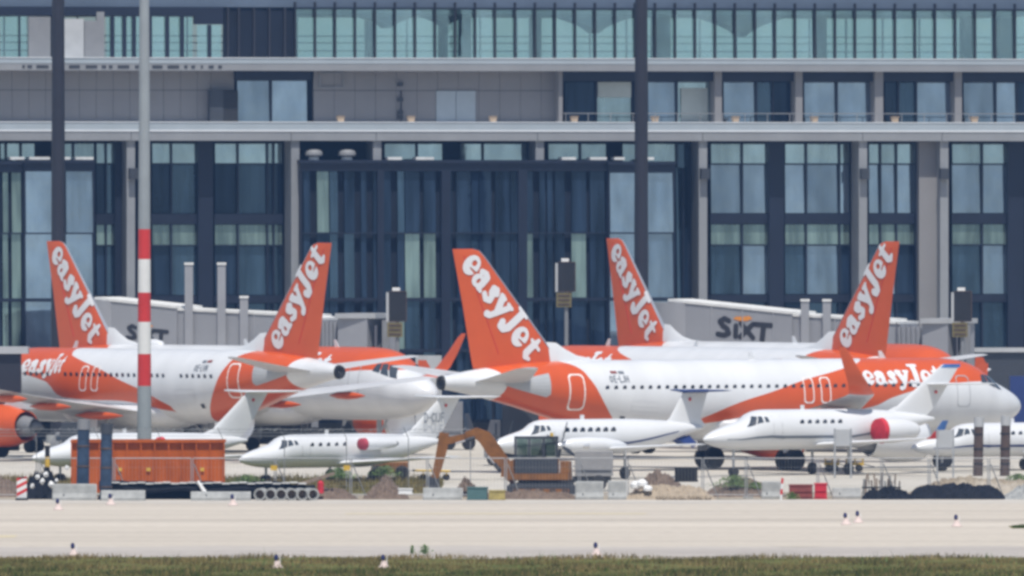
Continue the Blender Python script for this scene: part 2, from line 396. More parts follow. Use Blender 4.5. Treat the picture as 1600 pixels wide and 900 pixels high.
def curve_node(t, pts, src):
    n = t.nodes.new('ShaderNodeFloatCurve'); c = n.mapping.curves[0]
    pts = sorted(pts)
    while len(c.points) < len(pts): c.points.new(.5, .5)
    for p, (x, y) in zip(c.points, pts): p.location = (x, y); p.handle_type = 'AUTO'
    n.mapping.update(); t.links.new(src, n.inputs['Value']); return n.outputs[0]
def livery_mat():
    m = bpy.data.materials.new('airliner_livery'); m.use_nodes = True; t = m.node_tree; n = t.nodes; l = t.links
    b = n['Principled BSDF']; b.inputs['Roughness'].default_value = .28; b.inputs['Specular IOR Level'].default_value = .5
    a = n.new('ShaderNodeAttribute'); a.attribute_name = 'st'
    tc = n.new('ShaderNodeTexCoord'); sx = n.new('ShaderNodeSeparateXYZ'); l.new(tc.outputs['Object'], sx.inputs[0])
    def mth(op, p, q):
        k = n.new('ShaderNodeMath'); k.operation = op
        for i, v in enumerate((p, q)):
            if isinstance(v, (int, float)): k.inputs[i].default_value = v
            else: l.new(v, k.inputs[i])
        return k.outputs[0]
    st = a.outputs['Fac']; z = sx.outputs['Z']; s40 = mth('DIVIDE', st, 40.0); z8 = mth('DIVIDE', z, 8.0)
    up = curve_node(t, [(0,.80),(9.6/40,.80),(10.4/40,.755),(11.2/40,.715),(13.1/40,5.27/8),(15.35/40,4.80/8),(17.6/40,4.18/8),(19.7/40,3.63/8),(21.7/40,2.9/8),(23/40,2.45/8),(1,.2)], s40)
    lo = curve_node(t, [(0,4.66/8),(2.6/40,4.66/8),(5.35/40,4.58/8),(7.5/40,4.32/8),(9.6/40,3.86/8),(11.2/40,3.30/8),(13.5/40,3.08/8),(18/40,3.0/8),(21.4/40,2.55/8),(23/40,2.45/8),(1,.2)], s40)
    re = curve_node(t, [(0,25.9/40),(1.8/8,26.5/40),(2.53/8,27.3/40),(3.56/8,28.25/40),(4.93/8,29.1/40),(5.6/8,29.6/40),(5.95/8,30.3/40),(1,31.2/40)], z8)
    co = curve_node(t, [(0,35.8/40),(3.6/8,34.6/40),(4.3/8,34.15/40),(4.8/8,34.05/40),(5.3/8,34.3/40),(5.7/8,35.0/40),(1,36/40)], z8)
    front = mth('MULTIPLY', mth('MULTIPLY', mth('LESS_THAN', z8, up), mth('GREATER_THAN', z8, lo)), mth('LESS_THAN', st, 23.0))
    rear = mth('MULTIPLY', mth('GREATER_THAN', s40, re), mth('LESS_THAN', s40, co))
    mk = mth('MAXIMUM', front, rear)
    no = n.new('ShaderNodeTexNoise'); no.inputs['Scale'].default_value = .6; no.inputs['Detail'].default_value = 5; l.new(tc.outputs['Object'], no.inputs['Vector'])
    mr = n.new('ShaderNodeMapRange'); mr.inputs[1].default_value = .3; mr.inputs[2].default_value = .7; mr.inputs[3].default_value = .93; mr.inputs[4].default_value = 1.03; l.new(no.outputs['Fac'], mr.inputs[0])
    mp = n.new('ShaderNodeMapping'); mp.inputs['Scale'].default_value = (1.6,.5,.5); l.new(tc.outputs['Object'], mp.inputs[0]); l.new(mp.outputs[0], no.inputs['Vector'])
    mx = n.new('ShaderNodeMix'); mx.data_type = 'RGBA'; mx.inputs[6].default_value = (.69,.70,.71,1); mx.inputs[7].default_value = ORANGE+(1,)
    l.new(mk, mx.inputs[0])
    g = n.new('ShaderNodeMix'); g.data_type = 'RGBA'; g.blend_type = 'MULTIPLY'; g.inputs[0].default_value = 1
    l.new(mx.outputs[2], g.inputs[6]); l.new(mr.outputs[0], g.inputs[7]); l.new(g.outputs[2], b.inputs['Base Color'])
    return m
M['livery'] = livery_mat()

def airfoil_ring(le, chord, y, z, th, n=7, vert=False):
    """closed section; vert: y is the height of a fin, z is its offset"""
    up = []; dn = []
    for i in range(n+1):
        t = (1-math.cos(math.pi*i/n))/2
        h = th*chord*(1.45*math.sqrt(t) - .63*t - 1.75*t*t + 1.42*t**3 - .49*t**4)*1.02
        up.append((t, h)); dn.append((t, -h))
    pts = up + dn[-2:0:-1]
    return [((le + t*chord, h, y) if vert else (le + t*chord, y, z + h)) for t, h in pts]
def halfth(t, th):
    t = min(max(t, 0), 1); return th*(1.45*math.sqrt(t) - .63*t - 1.75*t*t + 1.42*t**3 - .49*t**4)*1.02

FIN = [(5.5,29.5,35.5,.085),(5.9,30.0,35.6,.085),(8.8,32.5,36.15,.08),(11.45,34.78,36.72,.075),(11.75,35.1,36.79,.06),(11.85,35.5,36.8,.03)]
def fin_le_te(z):
    a = np.array(FIN); return np.interp(z, a[:,0], a[:,1]), np.interp(z, a[:,0], a[:,2]), np.interp(z, a[:,0], a[:,3])

def airliner(label, px_n, px_t, d_c, away, side, small=False, fence=False, reg='', lift=0.0):
    Ltot = 37.5 - (3.73 if small else 0)
    # solve the heading so that nose and tail stand where the photograph shows them
    sg = 1 if px_n > px_t else -1; th = .8
    for _ in range(60):
        hy = math.sin(th)*(1 if away else -1)
        dn = d_c + hy*Ltot/2; dt = d_c - hy*Ltot/2
        hx = abs((px_n-800)*dn - (px_t-800)*dt)/F/Ltot
        th = math.acos(min(hx, .999))
    hx = sg*math.cos(th); hy = math.sin(th)*(1 if away else -1)
    dn = d_c + hy*Ltot/2
    R = thing('airliner', label, 'airliner', (gx(px_n, dn), dn, lift), math.atan2(-hy, -hx), 'orange and white airliners on the apron')
    S = lambda st: short(st, small); sh = 3.73 if small else 0; wsh = 1.6 if small else 0
    # fuselage
    sts = sorted(set([0,.03,.06,.12,.25,.45,.7,1.0,1.3,1.6,1.9,2.1,2.3,2.5,2.7,2.9,3.1,3.4,3.7,4.1,4.5,5,5.5,6,6.6] + list(np.arange(8,24.3,1.0)) + list(np.arange(24.5,37.4,.5)) + [37.5]))
    NR = 40; b = MB(); att = []
    rings = []
    for st in sts:
        t, bo, hw = fTop(st), fBot(st), fHw(st); c = (t+bo)/2; r = (t-bo)/2
        rings.append([(S(st), hw*math.cos(2*math.pi*i/NR), c + r*math.sin(2*math.pi*i/NR)) for i in range(NR)]); att += [st]*NR
    b.loft(rings); fu = b.build('fuselage', M['livery'], R, smooth=True)
    a = fu.data.attributes.new('st', 'FLOAT', 'POINT'); a.data.foreach_set('value', att)
    # belly fairing
    bf = MB(); rg = []
    for st, wd, dp in ((10.8,.7,.05),(11.8,1.7,.22),(13,2.15,.38),(16,2.25,.45),(19,2.2,.42),(20.6,1.7,.25),(21.8,.7,.06)):
        rg.append([(st-wsh, wd*math.cos(u), 2.5 + ((2.5-1.78+dp)*math.sin(u) if math.sin(u) < 0 else .5*math.sin(u))) for u in [2*math.pi*i/20 for i in range(20)]])
    bf.loft(rg).build('belly_fairing', M['white'], R, smooth=True)
    # tail exhaust
    MB().lathe([(37.47-sh,.40),(37.62-sh,.36),(37.63-sh,.30),(37.5-sh,.05)], 18, c=(0,0,4.77)).build('exhaust_ring', M['black'], R)
    # fin
    rings = [airfoil_ring(le-sh, te-le, z, 0, t, vert=True) for z, le, te, t in FIN]
    fin = MB().loft(rings).build('vertical_fin', M['orange'], R, smooth=True)
    e = MB(); rings = []
    for z, le, te, t in FIN:
        c = te-le; rings.append([(le-sh-.03, 0, z), (le-sh+.05*c*.6, halfth(.03, t)*c+.012, z), (le-sh+.035*c, -halfth(.035, t)*c-.012, z)])
    e.loft(rings).build('leading_edge', M['metal'], fin)
    dr = MB(); rg = []
    for st, h, wd in ((27.0,.02,.05),(28.0,.10,.16),(28.9,.28,.24),(29.6,.60,.30),(30.2,.95,.28),(30.9,1.0,.2)):
        rg.append([(st-sh, -wd, 5.6), (st-sh, -wd*.6, 5.86+h*.6), (st-sh, 0, 5.90+h), (st-sh, wd*.6, 5.86+h*.6), (st-sh, wd, 5.6)])
    dr.loft(rg).build('fin_fillet', M['white'], fin, smooth=True)
    rl = MB(); pts = []
    for z in np.linspace(6.3, 11.5, 12):
        le, te, t = fin_le_te(z); tt = .68; x = le + (te-le)*tt; y = halfth(tt, t)*(te-le)+.008
        pts.append((x-sh, side*y, z))
    for p, q in zip(pts[:-1], pts[1:]): rl.bar(p, q, .02, .035)
    rl.build('rudder_joint', M['red'], fin)
    # fin lettering: runs along the leading edge
    A0 = Vector((35.95, 11.35)); A1 = Vector((31.85, 6.15))
    rd = (A1-A0).normalized()
    def fm(u, v, wd):
        s = (u/wd)*(A1-A0).length; k = (A1-A0).length/wd
        base = A0 if side > 0 else A1; dr_ = rd if side > 0 else -rd
        # seen from the near side the letters stand upright along the reading direction
        perp = Vector((dr_.y, -dr_.x)) if side > 0 else Vector((-dr_.y, dr_.x))
        p = base + dr_*s + perp*(v-.48)*k*1.12
        z = p.y; le, te, t = fin_le_te(z); y = halfth((p.x-le)/(te-le), t)*(te-le)+.03
        return (p.x-sh, side*y, z)
    lettering('fin_lettering', 'easyJet', GL, fm, M['letter'], fin, .05)
    # tailplanes with the bare metal fan at the root
    for s in (-1, 1):
        rings = [airfoil_ring(le-sh, ch, s*y, z, .10) for y, le, ch, z in ((.3,32.1,3.7,4.78),(2,33.1,2.9,5.0),(4.5,34.5,1.95,5.36),(5.9,35.3,1.4,5.56),(6.2,35.6,1.0,5.6))]
        MB().loft(rings).build('tailplane', M['wing'], R, smooth=True)
        fan = MB(); q = []
        for i in range(13):
            st = 31.55 + i*.22; h0 = .56*(1-i/12.0)**.8+.02; h1 = .70*(1-i/12.0)**.9+.02
            if i == 0: h1 *= .72
            for j in range(7):
                zq = 4.66 + h0 - (h0+h1)*j/6; q.append(fsurf(st, zq, s, .035))
        q = [(x-sh, y, z) for x, y, z in q]
        fan.add(q, [(7*i+j, 7*i+7+j, 7*i+8+j, 7*i+1+j) for i in range(12) for j in range(6)]).build('tailplane_root_plate', M['lgrey'], R)
    # wings
    for s in (-1, 1):
        rings = [airfoil_ring(le-wsh, ch, s*y, z, t) for y, le, ch, z, t in ((1.2,12.0,7.6,2.35,.135),(2.2,12.7,6.9,2.48,.13),(6.4,15.3,4.35,2.98,.115),(11,17.95,3.05,3.52,.105),(15.6,20.55,1.85,4.12,.10),(16.3,21.0,1.6,4.25,.09))]
        wg = MB().loft(rings).build('wing', M['wing'], R, smooth=True)
        if not fence:
            rg = []
            for le, ch, y, z, tx in ((21.0,1.6,16.3,4.25,.0),(21.35,1.5,16.62,4.42,.3),(21.85,1.25,16.9,4.85,.8),(22.55,.95,17.1,5.6,1),(23.3,.6,17.28,6.5,1),(23.62,.36,17.32,6.72,1)):
                rr = []
                for x_, y_, z_ in airfoil_ring(0, ch, 0, 0, .08): rr.append((le-wsh+x_, s*(y + z_*tx), z + z_*(1-tx)))
                rg.append(rr)
            wl = MB().loft(rg).build('sharklet', M['orange'], wg, smooth=True)
            rg2 = [[(le-wsh-.03, s*y, z), (le-wsh+.16*ch, s*(y-.05), z), (le-wsh+.16*ch, s*(y+.05), z)] for le, ch, y, z in ((21.5,1.4,16.75,4.62),(21.85,1.25,16.9,4.85),(22.55,.95,17.1,5.6),(23.3,.6,17.28,6.5))]
        else:
            b = MB(); b.loft([[(21.2-wsh,s*16.3,4.25),(22.7-wsh,s*16.3,4.25),(22.75-wsh,s*16.36,4.25)],[(22.0-wsh,s*16.42,4.95),(22.75-wsh,s*16.42,4.95),(22.7-wsh,s*16.47,4.95)]])
            b.loft([[(21.2-wsh,s*16.3,4.25),(22.7-wsh,s*16.3,4.25),(22.75-wsh,s*16.36,4.25)],[(22.0-wsh,s*16.42,3.6),(22.75-wsh,s*16.42,3.6),(22.7-wsh,s*16.47,3.6)]])
            b.build('wingtip_fence', M['orange'], wg)
        for y, st0, ln, z in ((4.3,16.6,4.5,2.25),(7.9,17.3,3.9,2.78),(11.6,18.9,3.3,3.25)):
            MB().lathe([(0,.02),(.25*ln,.2),(.55*ln,.23),(.8*ln,.15),(ln,.02)], 10, c=(0,0,0)).build('flap_fairing', M['orange'], wg, smooth=True, loc=(st0-wsh, s*y, z))
        # engine
        cx, cy, cz = 10.6-wsh, s*5.75, 1.62
        en = MB().lathe([(.0,.98),(.05,1.06),(.25,1.14),(.9,1.2),(1.9,1.17),(2.8,1.0),(3.35,.86),(3.36,.80),(3.0,.82),(2.5,.7),(.9,.86),(.1,.93)], 28).build('engine_nacelle', M['orange' if s < 0 else 'white'], R, smooth=True, loc=(cx, cy, cz))
        MB().lathe([(-.04,.97),(-.07,1.02),(.03,1.075),(.12,1.12),(.12,1.0),(.02,.93)], 28).build('intake_lip', M['metal'], en, smooth=True)
        MB().lathe([(.55,.05),(.7,.28),(.85,.3),(.86,.88),(.9,.88),(.9,.02)], 24).build('fan', M['dark'], en)
        MB().lathe([(2.6,.6),(3.4,.58),(4.2,.43),(4.25,.36),(4.0,.3),(4.6,.2),(5.0,.03)], 20).build('exhaust_cone', M['mgrey'], en, smooth=True)
        py = MB(); py.loft([[(.9,-.16,.95),(.9,.16,.95),(5.4,.1,.95),(5.4,-.1,.95)],[(2.2,-.16,1.55),(2.2,.16,1.55),(5.9,.1,1.28),(5.9,-.1,1.28)]]).build('pylon', M['white'], en)
    # undercarriage
    for st, y, r, wx in ((5.07,0,.38,.28),(17.71-wsh,-3.8,.58,.46),(17.71-wsh,3.8,.58,.46)):
        g = MB().cyl((0,0,r),(0,0,2.1),.13,.16,12).build('landing_gear_leg', M['lgrey'], R, loc=(st, y, 0))
        MB().bar((.0,0,1.0),(-.9 if y == 0 else 0, 0 if y == 0 else -math.copysign(1.0, y), 2.0),.09).build('drag_strut', M['lgrey'], g)
        if y: MB().box(-.6,.6,math.copysign(.26,y)-.02,math.copysign(.26,y)+.02,.95,2.3).build('gear_door', M['white'], g)
        for k in (-1, 1):
            wl = MB().lathe([(-.2,r*.55),(-.2,r*.9),(-.14,r),(.14,r),(.2,r*.9),(.2,r*.55)], 22).build('wheel', M['tyre'], g, smooth=True, loc=(0, k*wx, r))
            wl.rotation_euler = (0, 0, math.pi/2)
            MB().lathe([(-.19,r*.1),(-.19,r*.56),(.19,r*.56),(.19,r*.1)], 14).build('rim', M['lgrey'], wl)
    # cabin windows, near side
    b = MB()
    pts = [(.115*math.copysign(abs(math.cos(2*math.pi*i/12))**.7, math.cos(2*math.pi*i/12)), 0, .175*math.copysign(abs(math.sin(2*math.pi*i/12))**.7, math.sin(2*math.pi*i/12))) for i in range(12)]
    b.add([(p[0], -.02, p[2]) for p in pts] + [(p[0], .012, p[2]) for p in pts], [tuple(range(12)), tuple(range(23, 11, -1))] + [(i, (i+1) % 12, 12+(i+1) % 12, 12+i) for i in range(12)])
    first = None; st = 6.9; i = 0
    wl = [6.9 + .545*k for k in range(40)]
    for st in wl:
        if small and (9.2 < st < 11.9 or 22.1 < st < 24.9): continue
        if not small and abs(st-16.6) < .1: continue
        x, y, z = fsurf(st, 4.42, side, 0)
        if first is None: o = first = b.build('cabin_window', M['porthole'], R, loc=(S(st), y, z))
        else: o = link_copy(first, 'cabin_window', R, (S(st), y, z))
        o.rotation_euler = (-side*.29, 0, 0)
    # doors and exits drawn as raised outlines
    def outline(name, s0, s1, z0, z1, wdt, m, rad=.22):
        P = []
        for cx_, cz_, a0 in ((s1-rad, z1-rad, 0), (s0+rad, z1-rad, 90), (s0+rad, z0+rad, 180), (s1-rad, z0+rad, 270)):
            for k in range(5): P.append((cx_+rad*math.cos(math.radians(a0+k*22.5)), cz_+rad*math.sin(math.radians(a0+k*22.5))))
        Q = []
        for k in range(len(P)):
            a_, b_ = P[k], P[(k+1) % len(P)]; ns = 5 if math.dist(a_, b_) > .4 else 1
            for j in range(ns): Q.append((a_[0]+(b_[0]-a_[0])*j/ns, a_[1]+(b_[1]-a_[1])*j/ns))
        cxm, czm = (s0+s1)/2, (z0+z1)/2; bb = MB(); vs = []
        for x_, z_ in Q:
            ix, iz = x_ - math.copysign(min(wdt, abs(x_-cxm)), x_-cxm), z_ - math.copysign(min(wdt, abs(z_-czm)), z_-czm)
            o_ = fsurf(x_, z_, side, .014); i_ = fsurf(ix, iz, side, .014)
            vs += [(S(o_[0]), o_[1], o_[2]), (S(i_[0]), i_[1], i_[2])]
        n_ = len(Q)
        return bb.add(vs, [(2*k, 2*((k+1) % n_), 2*((k+1) % n_)+1, 2*k+1) for k in range(n_)]).build(name, m, R)
    def panel(name, quad, m, n=3):
        vs = []
        for i in range(n+1):
            for j in range(n+1):
                u, v = i/n, j/n
                st = (1-u)*(1-v)*quad[0][0]+u*(1-v)*quad[1][0]+u*v*quad[2][0]+(1-u)*v*quad[3][0]
                fr = (1-u)*(1-v)*quad[0][1]+u*(1-v)*quad[1][1]+u*v*quad[2][1]+(1-u)*v*quad[3][1]
                z = fBot(st)+fr*(fTop(st)-fBot(st)); p = fsurf(st, z, quad[4] if len(quad) > 4 else side, .02); vs.append((S(p[0]), p[1], p[2]))
        return MB().add(vs, [(i*(n+1)+j, (i+1)*(n+1)+j, (i+1)*(n+1)+j+1, i*(n+1)+j+1) for i in range(n) for j in range(n)]).build(name, m, R)
    outline('passenger_door', 29.5, 30.45, 3.28, 5.2, .075, M['outline'])
    outline('passenger_door', 4.55, 5.45, 3.28, 4.98, .045, M['lgrey'])
    for s0 in (13.75, 14.85): outline('overwing_exit', s0, s0+.66, 3.55, 4.95, .065, M['outline'], .18)
    for sd in (-1, 1):
        panel('cockpit_window', [(1.95,.80),(2.38,.76),(2.80,.90),(2.42,.975),sd], M['cockpit'])
        panel('cockpit_window', [(2.46,.755),(3.02,.73),(3.16,.87),(2.88,.905),sd], M['cockpit'])
        panel('cockpit_window', [(3.10,.73),(3.62,.72),(3.50,.83),(3.22,.868),sd], M['cockpit'])
    panel('cargo_hatch', [(24.9,.28),(26.6,.28),(26.6,.46),(24.9,.46)], M['white'])
    panel('drain_panel', [(26.9,.18),(27.2,.18),(27.2,.24),(26.9,.24)], M['dark'])
    # title on the front fuselage
    def tm(u, v, wd):
        k = 5.2/wd; s = (11.5 + (0 if away else 1.3) - u*k) if side > 0 else (6.3 + u*k)
        z = 4.52 + v*k*.92 + .0
        p = fsurf(s, z, side, .02); return (S(p[0]), p[1], p[2])
    lettering('fuselage_title', 'easyJet', GL, tm, M['letter'], R, .07)
    def rm(u, v, wd):
        k = 1.25/wd; s = (27.9 - u*k) if side > 0 else (26.4 + u*k)
        p = fsurf(s, 4.76 + v*k, side, .015); return (S(p[0]), p[1], p[2])
    if reg: tag(lettering('registration', reg, RG, rm, M['reg'], R, .09), kind='stuff')
    panel('flag_mark', [(27.3,.815),(27.7,.815),(27.7,.85),(27.3,.85)], M['dull_red'], 2)
    panel('flag_mark', [(26.85,.815),(27.2,.815),(27.2,.85),(26.85,.85)], M['reg'], 2)
    # aerials
    for st, h in ((9.0,.45),(17.5,.42),(8.2,-.4)):
        z = (fTop(st)-.05) if h > 0 else fBot(st)+.05
        MB().loft([[(S(st)-.22,-.02,z),(S(st)-.22,.02,z),(S(st)+.22,.02,z),(S(st)+.22,-.02,z)],[(S(st)+.1,-.015,z+h),(S(st)+.1,.015,z+h),(S(st)+.3,.015,z+h),(S(st)+.3,-.015,z+h)]]).build('blade_aerial', M['white'] if h > 0 else M['lgrey'], R)
    if 600 < px_n < 700:
        MB().lathe([(0,.05),(.25,.32),(.9,.42),(1.9,.36),(2.5,.05)], 14, c=(0,0,0)).build('satellite_dome', M['white'], R, smooth=True, loc=(25.5,0,5.82))
    return R

airliner('nearest orange and white airliner, facing right, with whole fuselage and row of dark windows visible', 1592, 690, 900, True, 1, reg='OE-LJH')
airliner('airliner facing left behind the orange container, its fin beside the left jet bridge cab', -29, 530, 935, True, -1, small=True, reg='OE-LVN', lift=.22)
airliner('airliner facing right at far left, half hidden, its fin the leftmost fin', 678, 62, 963, False, 1, fence=True, lift=.15)
airliner('airliner facing left behind the nearest airliner, its fin the rightmost fin', 806, 1417, 937, True, -1, fence=True, lift=.3)
airliner('airliner facing right at the back, its fin in front of the right dark mast', 1518, 937, 966, False, 1, fence=True, lift=.3)

# ------------------------------------------------------------------ terminal building
AL = math.radians(13.0); D0 = 1016.0
T = thing('terminal_building', 'long glass and concrete terminal building filling the background', 'terminal', (0, D0, 0), AL)
def U(px, off=0.0):
    k = (px-800)/F; return (k*(D0+off*math.cos(AL)) + off*math.sin(AL))/(math.cos(AL) - k*math.sin(AL))
def ZT(py, off=0.0): return zz(py, D0 + off)
def tbox(name, x0, x1, y0, y1, o0, o1, m):
    """piece of the facade: pixel columns x0..x1, pixel rows y0..y1, from o0 (front) to o1 (back) metres behind the column face"""
    return MB().box(U(x0, o0), U(x1, o0), o0, o1, ZT(y1, o0), ZT(y0, o0)).build(name, m, T)
def tpane(x0, x1, y0, y1, off, m):
    """facade pane leaning back a little, so that it mirrors the low sky"""
    a, b = U(x0, off), U(x1, off); z0, z1 = ZT(y1, off), ZT(y0, off); k = (z1-z0)*.045
    return MB().loft([[(a,off,z0),(b,off,z0),(b,off+.04,z0),(a,off+.04,z0)],[(a,off+k,z1),(b,off+k,z1),(b,off+k+.04,z1),(a,off+k+.04,z1)]]).build('pane', m, T)
def row_of_panes(xs, y0, y1, off, mats, mull=2.6, mdepth=.18, frame=True):
    for i in range(len(xs)-1):
        m = mats[i % len(mats)] if isinstance(mats, list) else mats
        tpane(xs[i]+mull/2, xs[i+1]-mull/2, y0, y1, off, M[m])
        if i and frame: tbox('mullion', xs[i]-mull/2, xs[i]+mull/2, y0, y1, off-mdepth, off+.05, M['frame'])

X0, X1 = -60, 1660
# core and dark interior behind the glazing
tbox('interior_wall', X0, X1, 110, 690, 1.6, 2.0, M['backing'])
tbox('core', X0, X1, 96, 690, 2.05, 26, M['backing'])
# fascia between first and second level: blue-grey parapet, white drip strip, concrete beam
tbox('parapet', X0, X1, 192, 203, -1.215, 1.6, M['band'])
tbox('drip_strip', X0, X1, 203, 206, -1.24, 1.6, M['strip'])
tbox('coping', X0, X1, 190.5, 192, -1.25, 1.6, M['strip'])
bx = [X0, 205, 455, 588, 840, 1098, 1348, 1472, X1]
for i in range(len(bx)-1): tbox('edge_beam', bx[i]+.4, bx[i+1]-.4, 206, 220, -1.2, 1.6, M['concrete'])
# fascia between second and third level
tbox('edge_beam', X0, X1, 100, 111, -.6, 3.2, M['concrete'])
tbox('drip_strip', X0, X1, 92, 100, -.62, 3.2, M['band'])
tbox('coping', X0, X1, 90.6, 92, -.66, 3.2, M['strip'])
vx = [(35,39),(43,50),(57,76),(108,125),(134,152),(159,166),(170,176),(184,202),(211,217),(238,254),(262,280),(288,293),(299,305),(314,317),(326,334),(341,347)]
for a, b in vx: tbox('vent', a, b, 103, 107.5, -.63, -.55, M['dark'])
# concrete columns with their flood lamps
for a, b, t, bo in ((190,211,220,686),(445,468,220,686),(578,596,220,252),(829,850,220,252),(1082,1105,220,686),(1335,1355,220,686),(1441,1482,220,686)):
    dep = 1.9 if b-a < 30 else 4.6
    tbox('column', b-(13 if b-a > 16 else 11), b, t, bo, -1.0, -1.0+dep, M['concrete'])
tbox('wall_panel', 1436, 1468.5, 221, 686, -.2, 1.55, M['panelwall'])  # darker front face paints in the shaded flank of the wide column
for px in (209, 1102, 1352, 1476):
    tbox('wall_lamp', px-6, px+7, 263, 280, -1.5, -1.02, M['dark'])
# ground level glazing, bay by bay
def bay(xs, dark_posts=(), left=False):
    y = [(224,255,'light'), (257,333,'blue'), (351,382,'green'), (384,460,'low'), (474,545,'low2')]
    for y0, y1, k in y:
        if k == 'light': ms = ['g_light','g_light']
        elif k == 'blue': ms = ['g_dark','g_mid','g_dark'] if left else ['g_blue','g_blue']
        elif k == 'green': ms = ['g_green']
        elif k == 'low': ms = ['g_dark','g_mid'] if left else ['g_mid','g_blue','g_dark']
        else: ms = ['g_dark','g_mid']
        row_of_panes(xs, y0, y1, .9, ms)
    tbox('spandrel', xs[0], xs[-1], 334, 350, .7, 1.0, M['frame'])
    tbox('spandrel', xs[0], xs[-1], 461, 473, .7, 1.0, M['frame'])
    tbox('transom', xs[0], xs[-1], 255, 257, .75, 1.0, M['frame'])
    tbox('transom', xs[0], xs[-1], 382, 384, .75, 1.0, M['frame'])
def post(a, b): tbox('dark_post', a, b, 221, 560, .35, 1.5, M['frame'])
bay([150,166,180], left=True); post(180, 190)
bay([237,268,308], left=True); post(310, 333); bay([335,372,418,428,442], left=True)
bay([1110,1160,1200]); post(1202, 1225); bay([1226,1260,1312,1328])
bay([1357,1376,1401,1430]); post(1431, 1435)
bay([1487,1535,1573]); post(1575, 1600); bay([1602,1630,1658])
row_of_panes([0,10,33,55], 224, 252, .9, 'g_light'); row_of_panes([98,115,148], 224, 254, .9, 'g_light')
row_of_panes([600,652,692], 224, 250, .9, 'g_light'); row_of_panes([718,755,824], 224, 250, .9, 'g_light')
row_of_panes([856,907,948], 224, 250, .9, 'g_light'); row_of_panes([972,1008,1058,1078], 224, 262, .9, ['g_light','g_light','g_mid'])
row_of_panes([1058,1068,1078], 262, 545, .9, ['g_mid','g_dark'])
# projecting dark glazed boxes
def glazed_box(x0, x1, ytop, blue, off, pattern):
    tbox('box_roof', x0-1, x1+1, ytop, ytop+5, off-.3, .5, M['frame'])
    tbox('box_fascia', x0, x1, ytop+5, ytop+17, off-.12, off+.2, M['frame'])
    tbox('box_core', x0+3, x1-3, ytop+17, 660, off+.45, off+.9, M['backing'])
    tbox('box_cheek', x0, x0+2, ytop+17, 660, off-.05, .5, M['frame'])
    tbox('box_cheek', x1-2, x1, ytop+17, 660, off-.05, .5, M['frame'])
    r = random.Random(x0+5)
    for y0, y1 in ((ytop+18, 363), (365, 465), (470, 545), (550, 655)):
        for a, b, k in pattern:
            kk = k
            if k == '?': kk = r.choice(['g_dark','g_dark','g_mid','g_dark','g_green' if r.random() < .4 else 'g_dark'])
            tpane(a+.8, b-.8, y0, y1, off, M[kk])
    for y in (364, 467.5, 547.5): tbox('transom', x0, x1, y-(1 if y < 400 else 2.5), y+(1 if y < 400 else 2.5), off-.06, off+.3, M['frame'])
pat = []; x = 474; r_ = random.Random(3)
while x < 946:
    wd = r_.choice([10,12,14,17,20,24]); b = min(x+wd, 947); pat.append((x, b, '?')); x = b + r_.choice([0,0,2,5,9])
glazed_box(470, 950, 250, False, -1.6, pat)
for a in (590, 690, 810): tbox('dark_post', a, a+r_.choice([6,10,14]), 267, 655, -1.72, -1.3, M['frame'])
glazed_box(951, 1055, 252, True, -1.9, [(953,994,'g_blue'),(996,1006,'g_mid'),(1009,1053,'g_blue')])
glazed_box(-60, 37, 252, False, -1.6, [(-60,-38,'g_dark'),(-36,-8,'g_dark'),(-6,2,'g_dark'),(4,14,'g_green'),(18,34,'g_green')])
glazed_box(38, 148, 250, True, -1.9, [(40,82,'g_blue'),(84,101,'g_mid'),(103,146,'g_blue')])
for a, b in ((16,38),(46,78),(100,110),(118,146),(606,628),(650,678),(878,900),(922,948),(960,976),(1010,1022)):
    tbox('roof_kerb', a, b, 245.5, 249.7, -1.3, -.3, M['roofw'])
# second level: panel walls, door, glazing behind a balcony
def wallpanels(x0, x1, step, off=1.1):
    x = x0
    while x < x1-2:
        b = min(x+step, x1)
        tbox('wall_panel', x+.25, b-.25, 111, 141.2, off, off+.3, M['panelwall']); tbox('wall_panel', x+.25, b-.25, 142, 192, off, off+.3, M['panelwall']); x = b
wallpanels(-60, 330, 26.3); wallpanels(330, 367, 36); wallpanels(490, 878, 32.3)
tbox('plant_box', 328, 349, 141, 192, .4, 1.0, M['dark']); tbox('plant_box', 349, 372, 142, 192, .45, 1.0, M['black'])
row_of_panes([370,424,481], 126, 192, 1.2, 'g_blue'); tbox('dark_head_band', 368, 486, 111, 126, .9, 1.5, M['frame'])  # dark board across the top of the panes
tbox('door_leaf', 682, 712, 142, 192, 1.02, 1.09, M['band']); tbox('door_leaf', 713, 743, 142, 192, 1.02, 1.09, M['band'])
for a, b, c, d in ((499,538,114,116),(499,538,136,138),(499,501,116,136),(536,538,116,136)): tbox('louvre_frame', a, b, c, d, 1.0, 1.09, M['concrete'])
tbox('cable_run', 626.5, 627.5, 142, 192, .98, 1.09, M['frame'])
for y in (132, 156, 176, 183): tbox('junction_box', 622, 630, y-3, y+3, .9, 1.08, M['dark'])
tbox('dark_head_band', 880, X1, 111, 126.5, .5, 1.5, M['frame'])
for a, b in ((1117,1128),(1243,1254),(1367,1380),(1492,1503),(873,879)): tbox('pier', a, b, 111, 192, .1, 1.55, M['panelwall'])
row_of_panes([882,932,987], 127, 192, 1.2, ['g_dark','g_light']); row_of_panes([1012,1058,1112], 127, 192, 1.2, ['g_blue','g_light'])
row_of_panes([1130,1182,1208,1240], 127, 192, 1.2, ['g_blue','g_mid','g_dark']); row_of_panes([1256,1308,1364], 127, 192, 1.2, ['g_blue','g_blue'])
row_of_panes([1382,1404,1432,1488], 127, 192, 1.2, ['g_dark','g_mid','g_blue']); row_of_panes([1505,1556,1590,1640], 127, 192, 1.2, ['g_blue','g_blue','g_dark'])
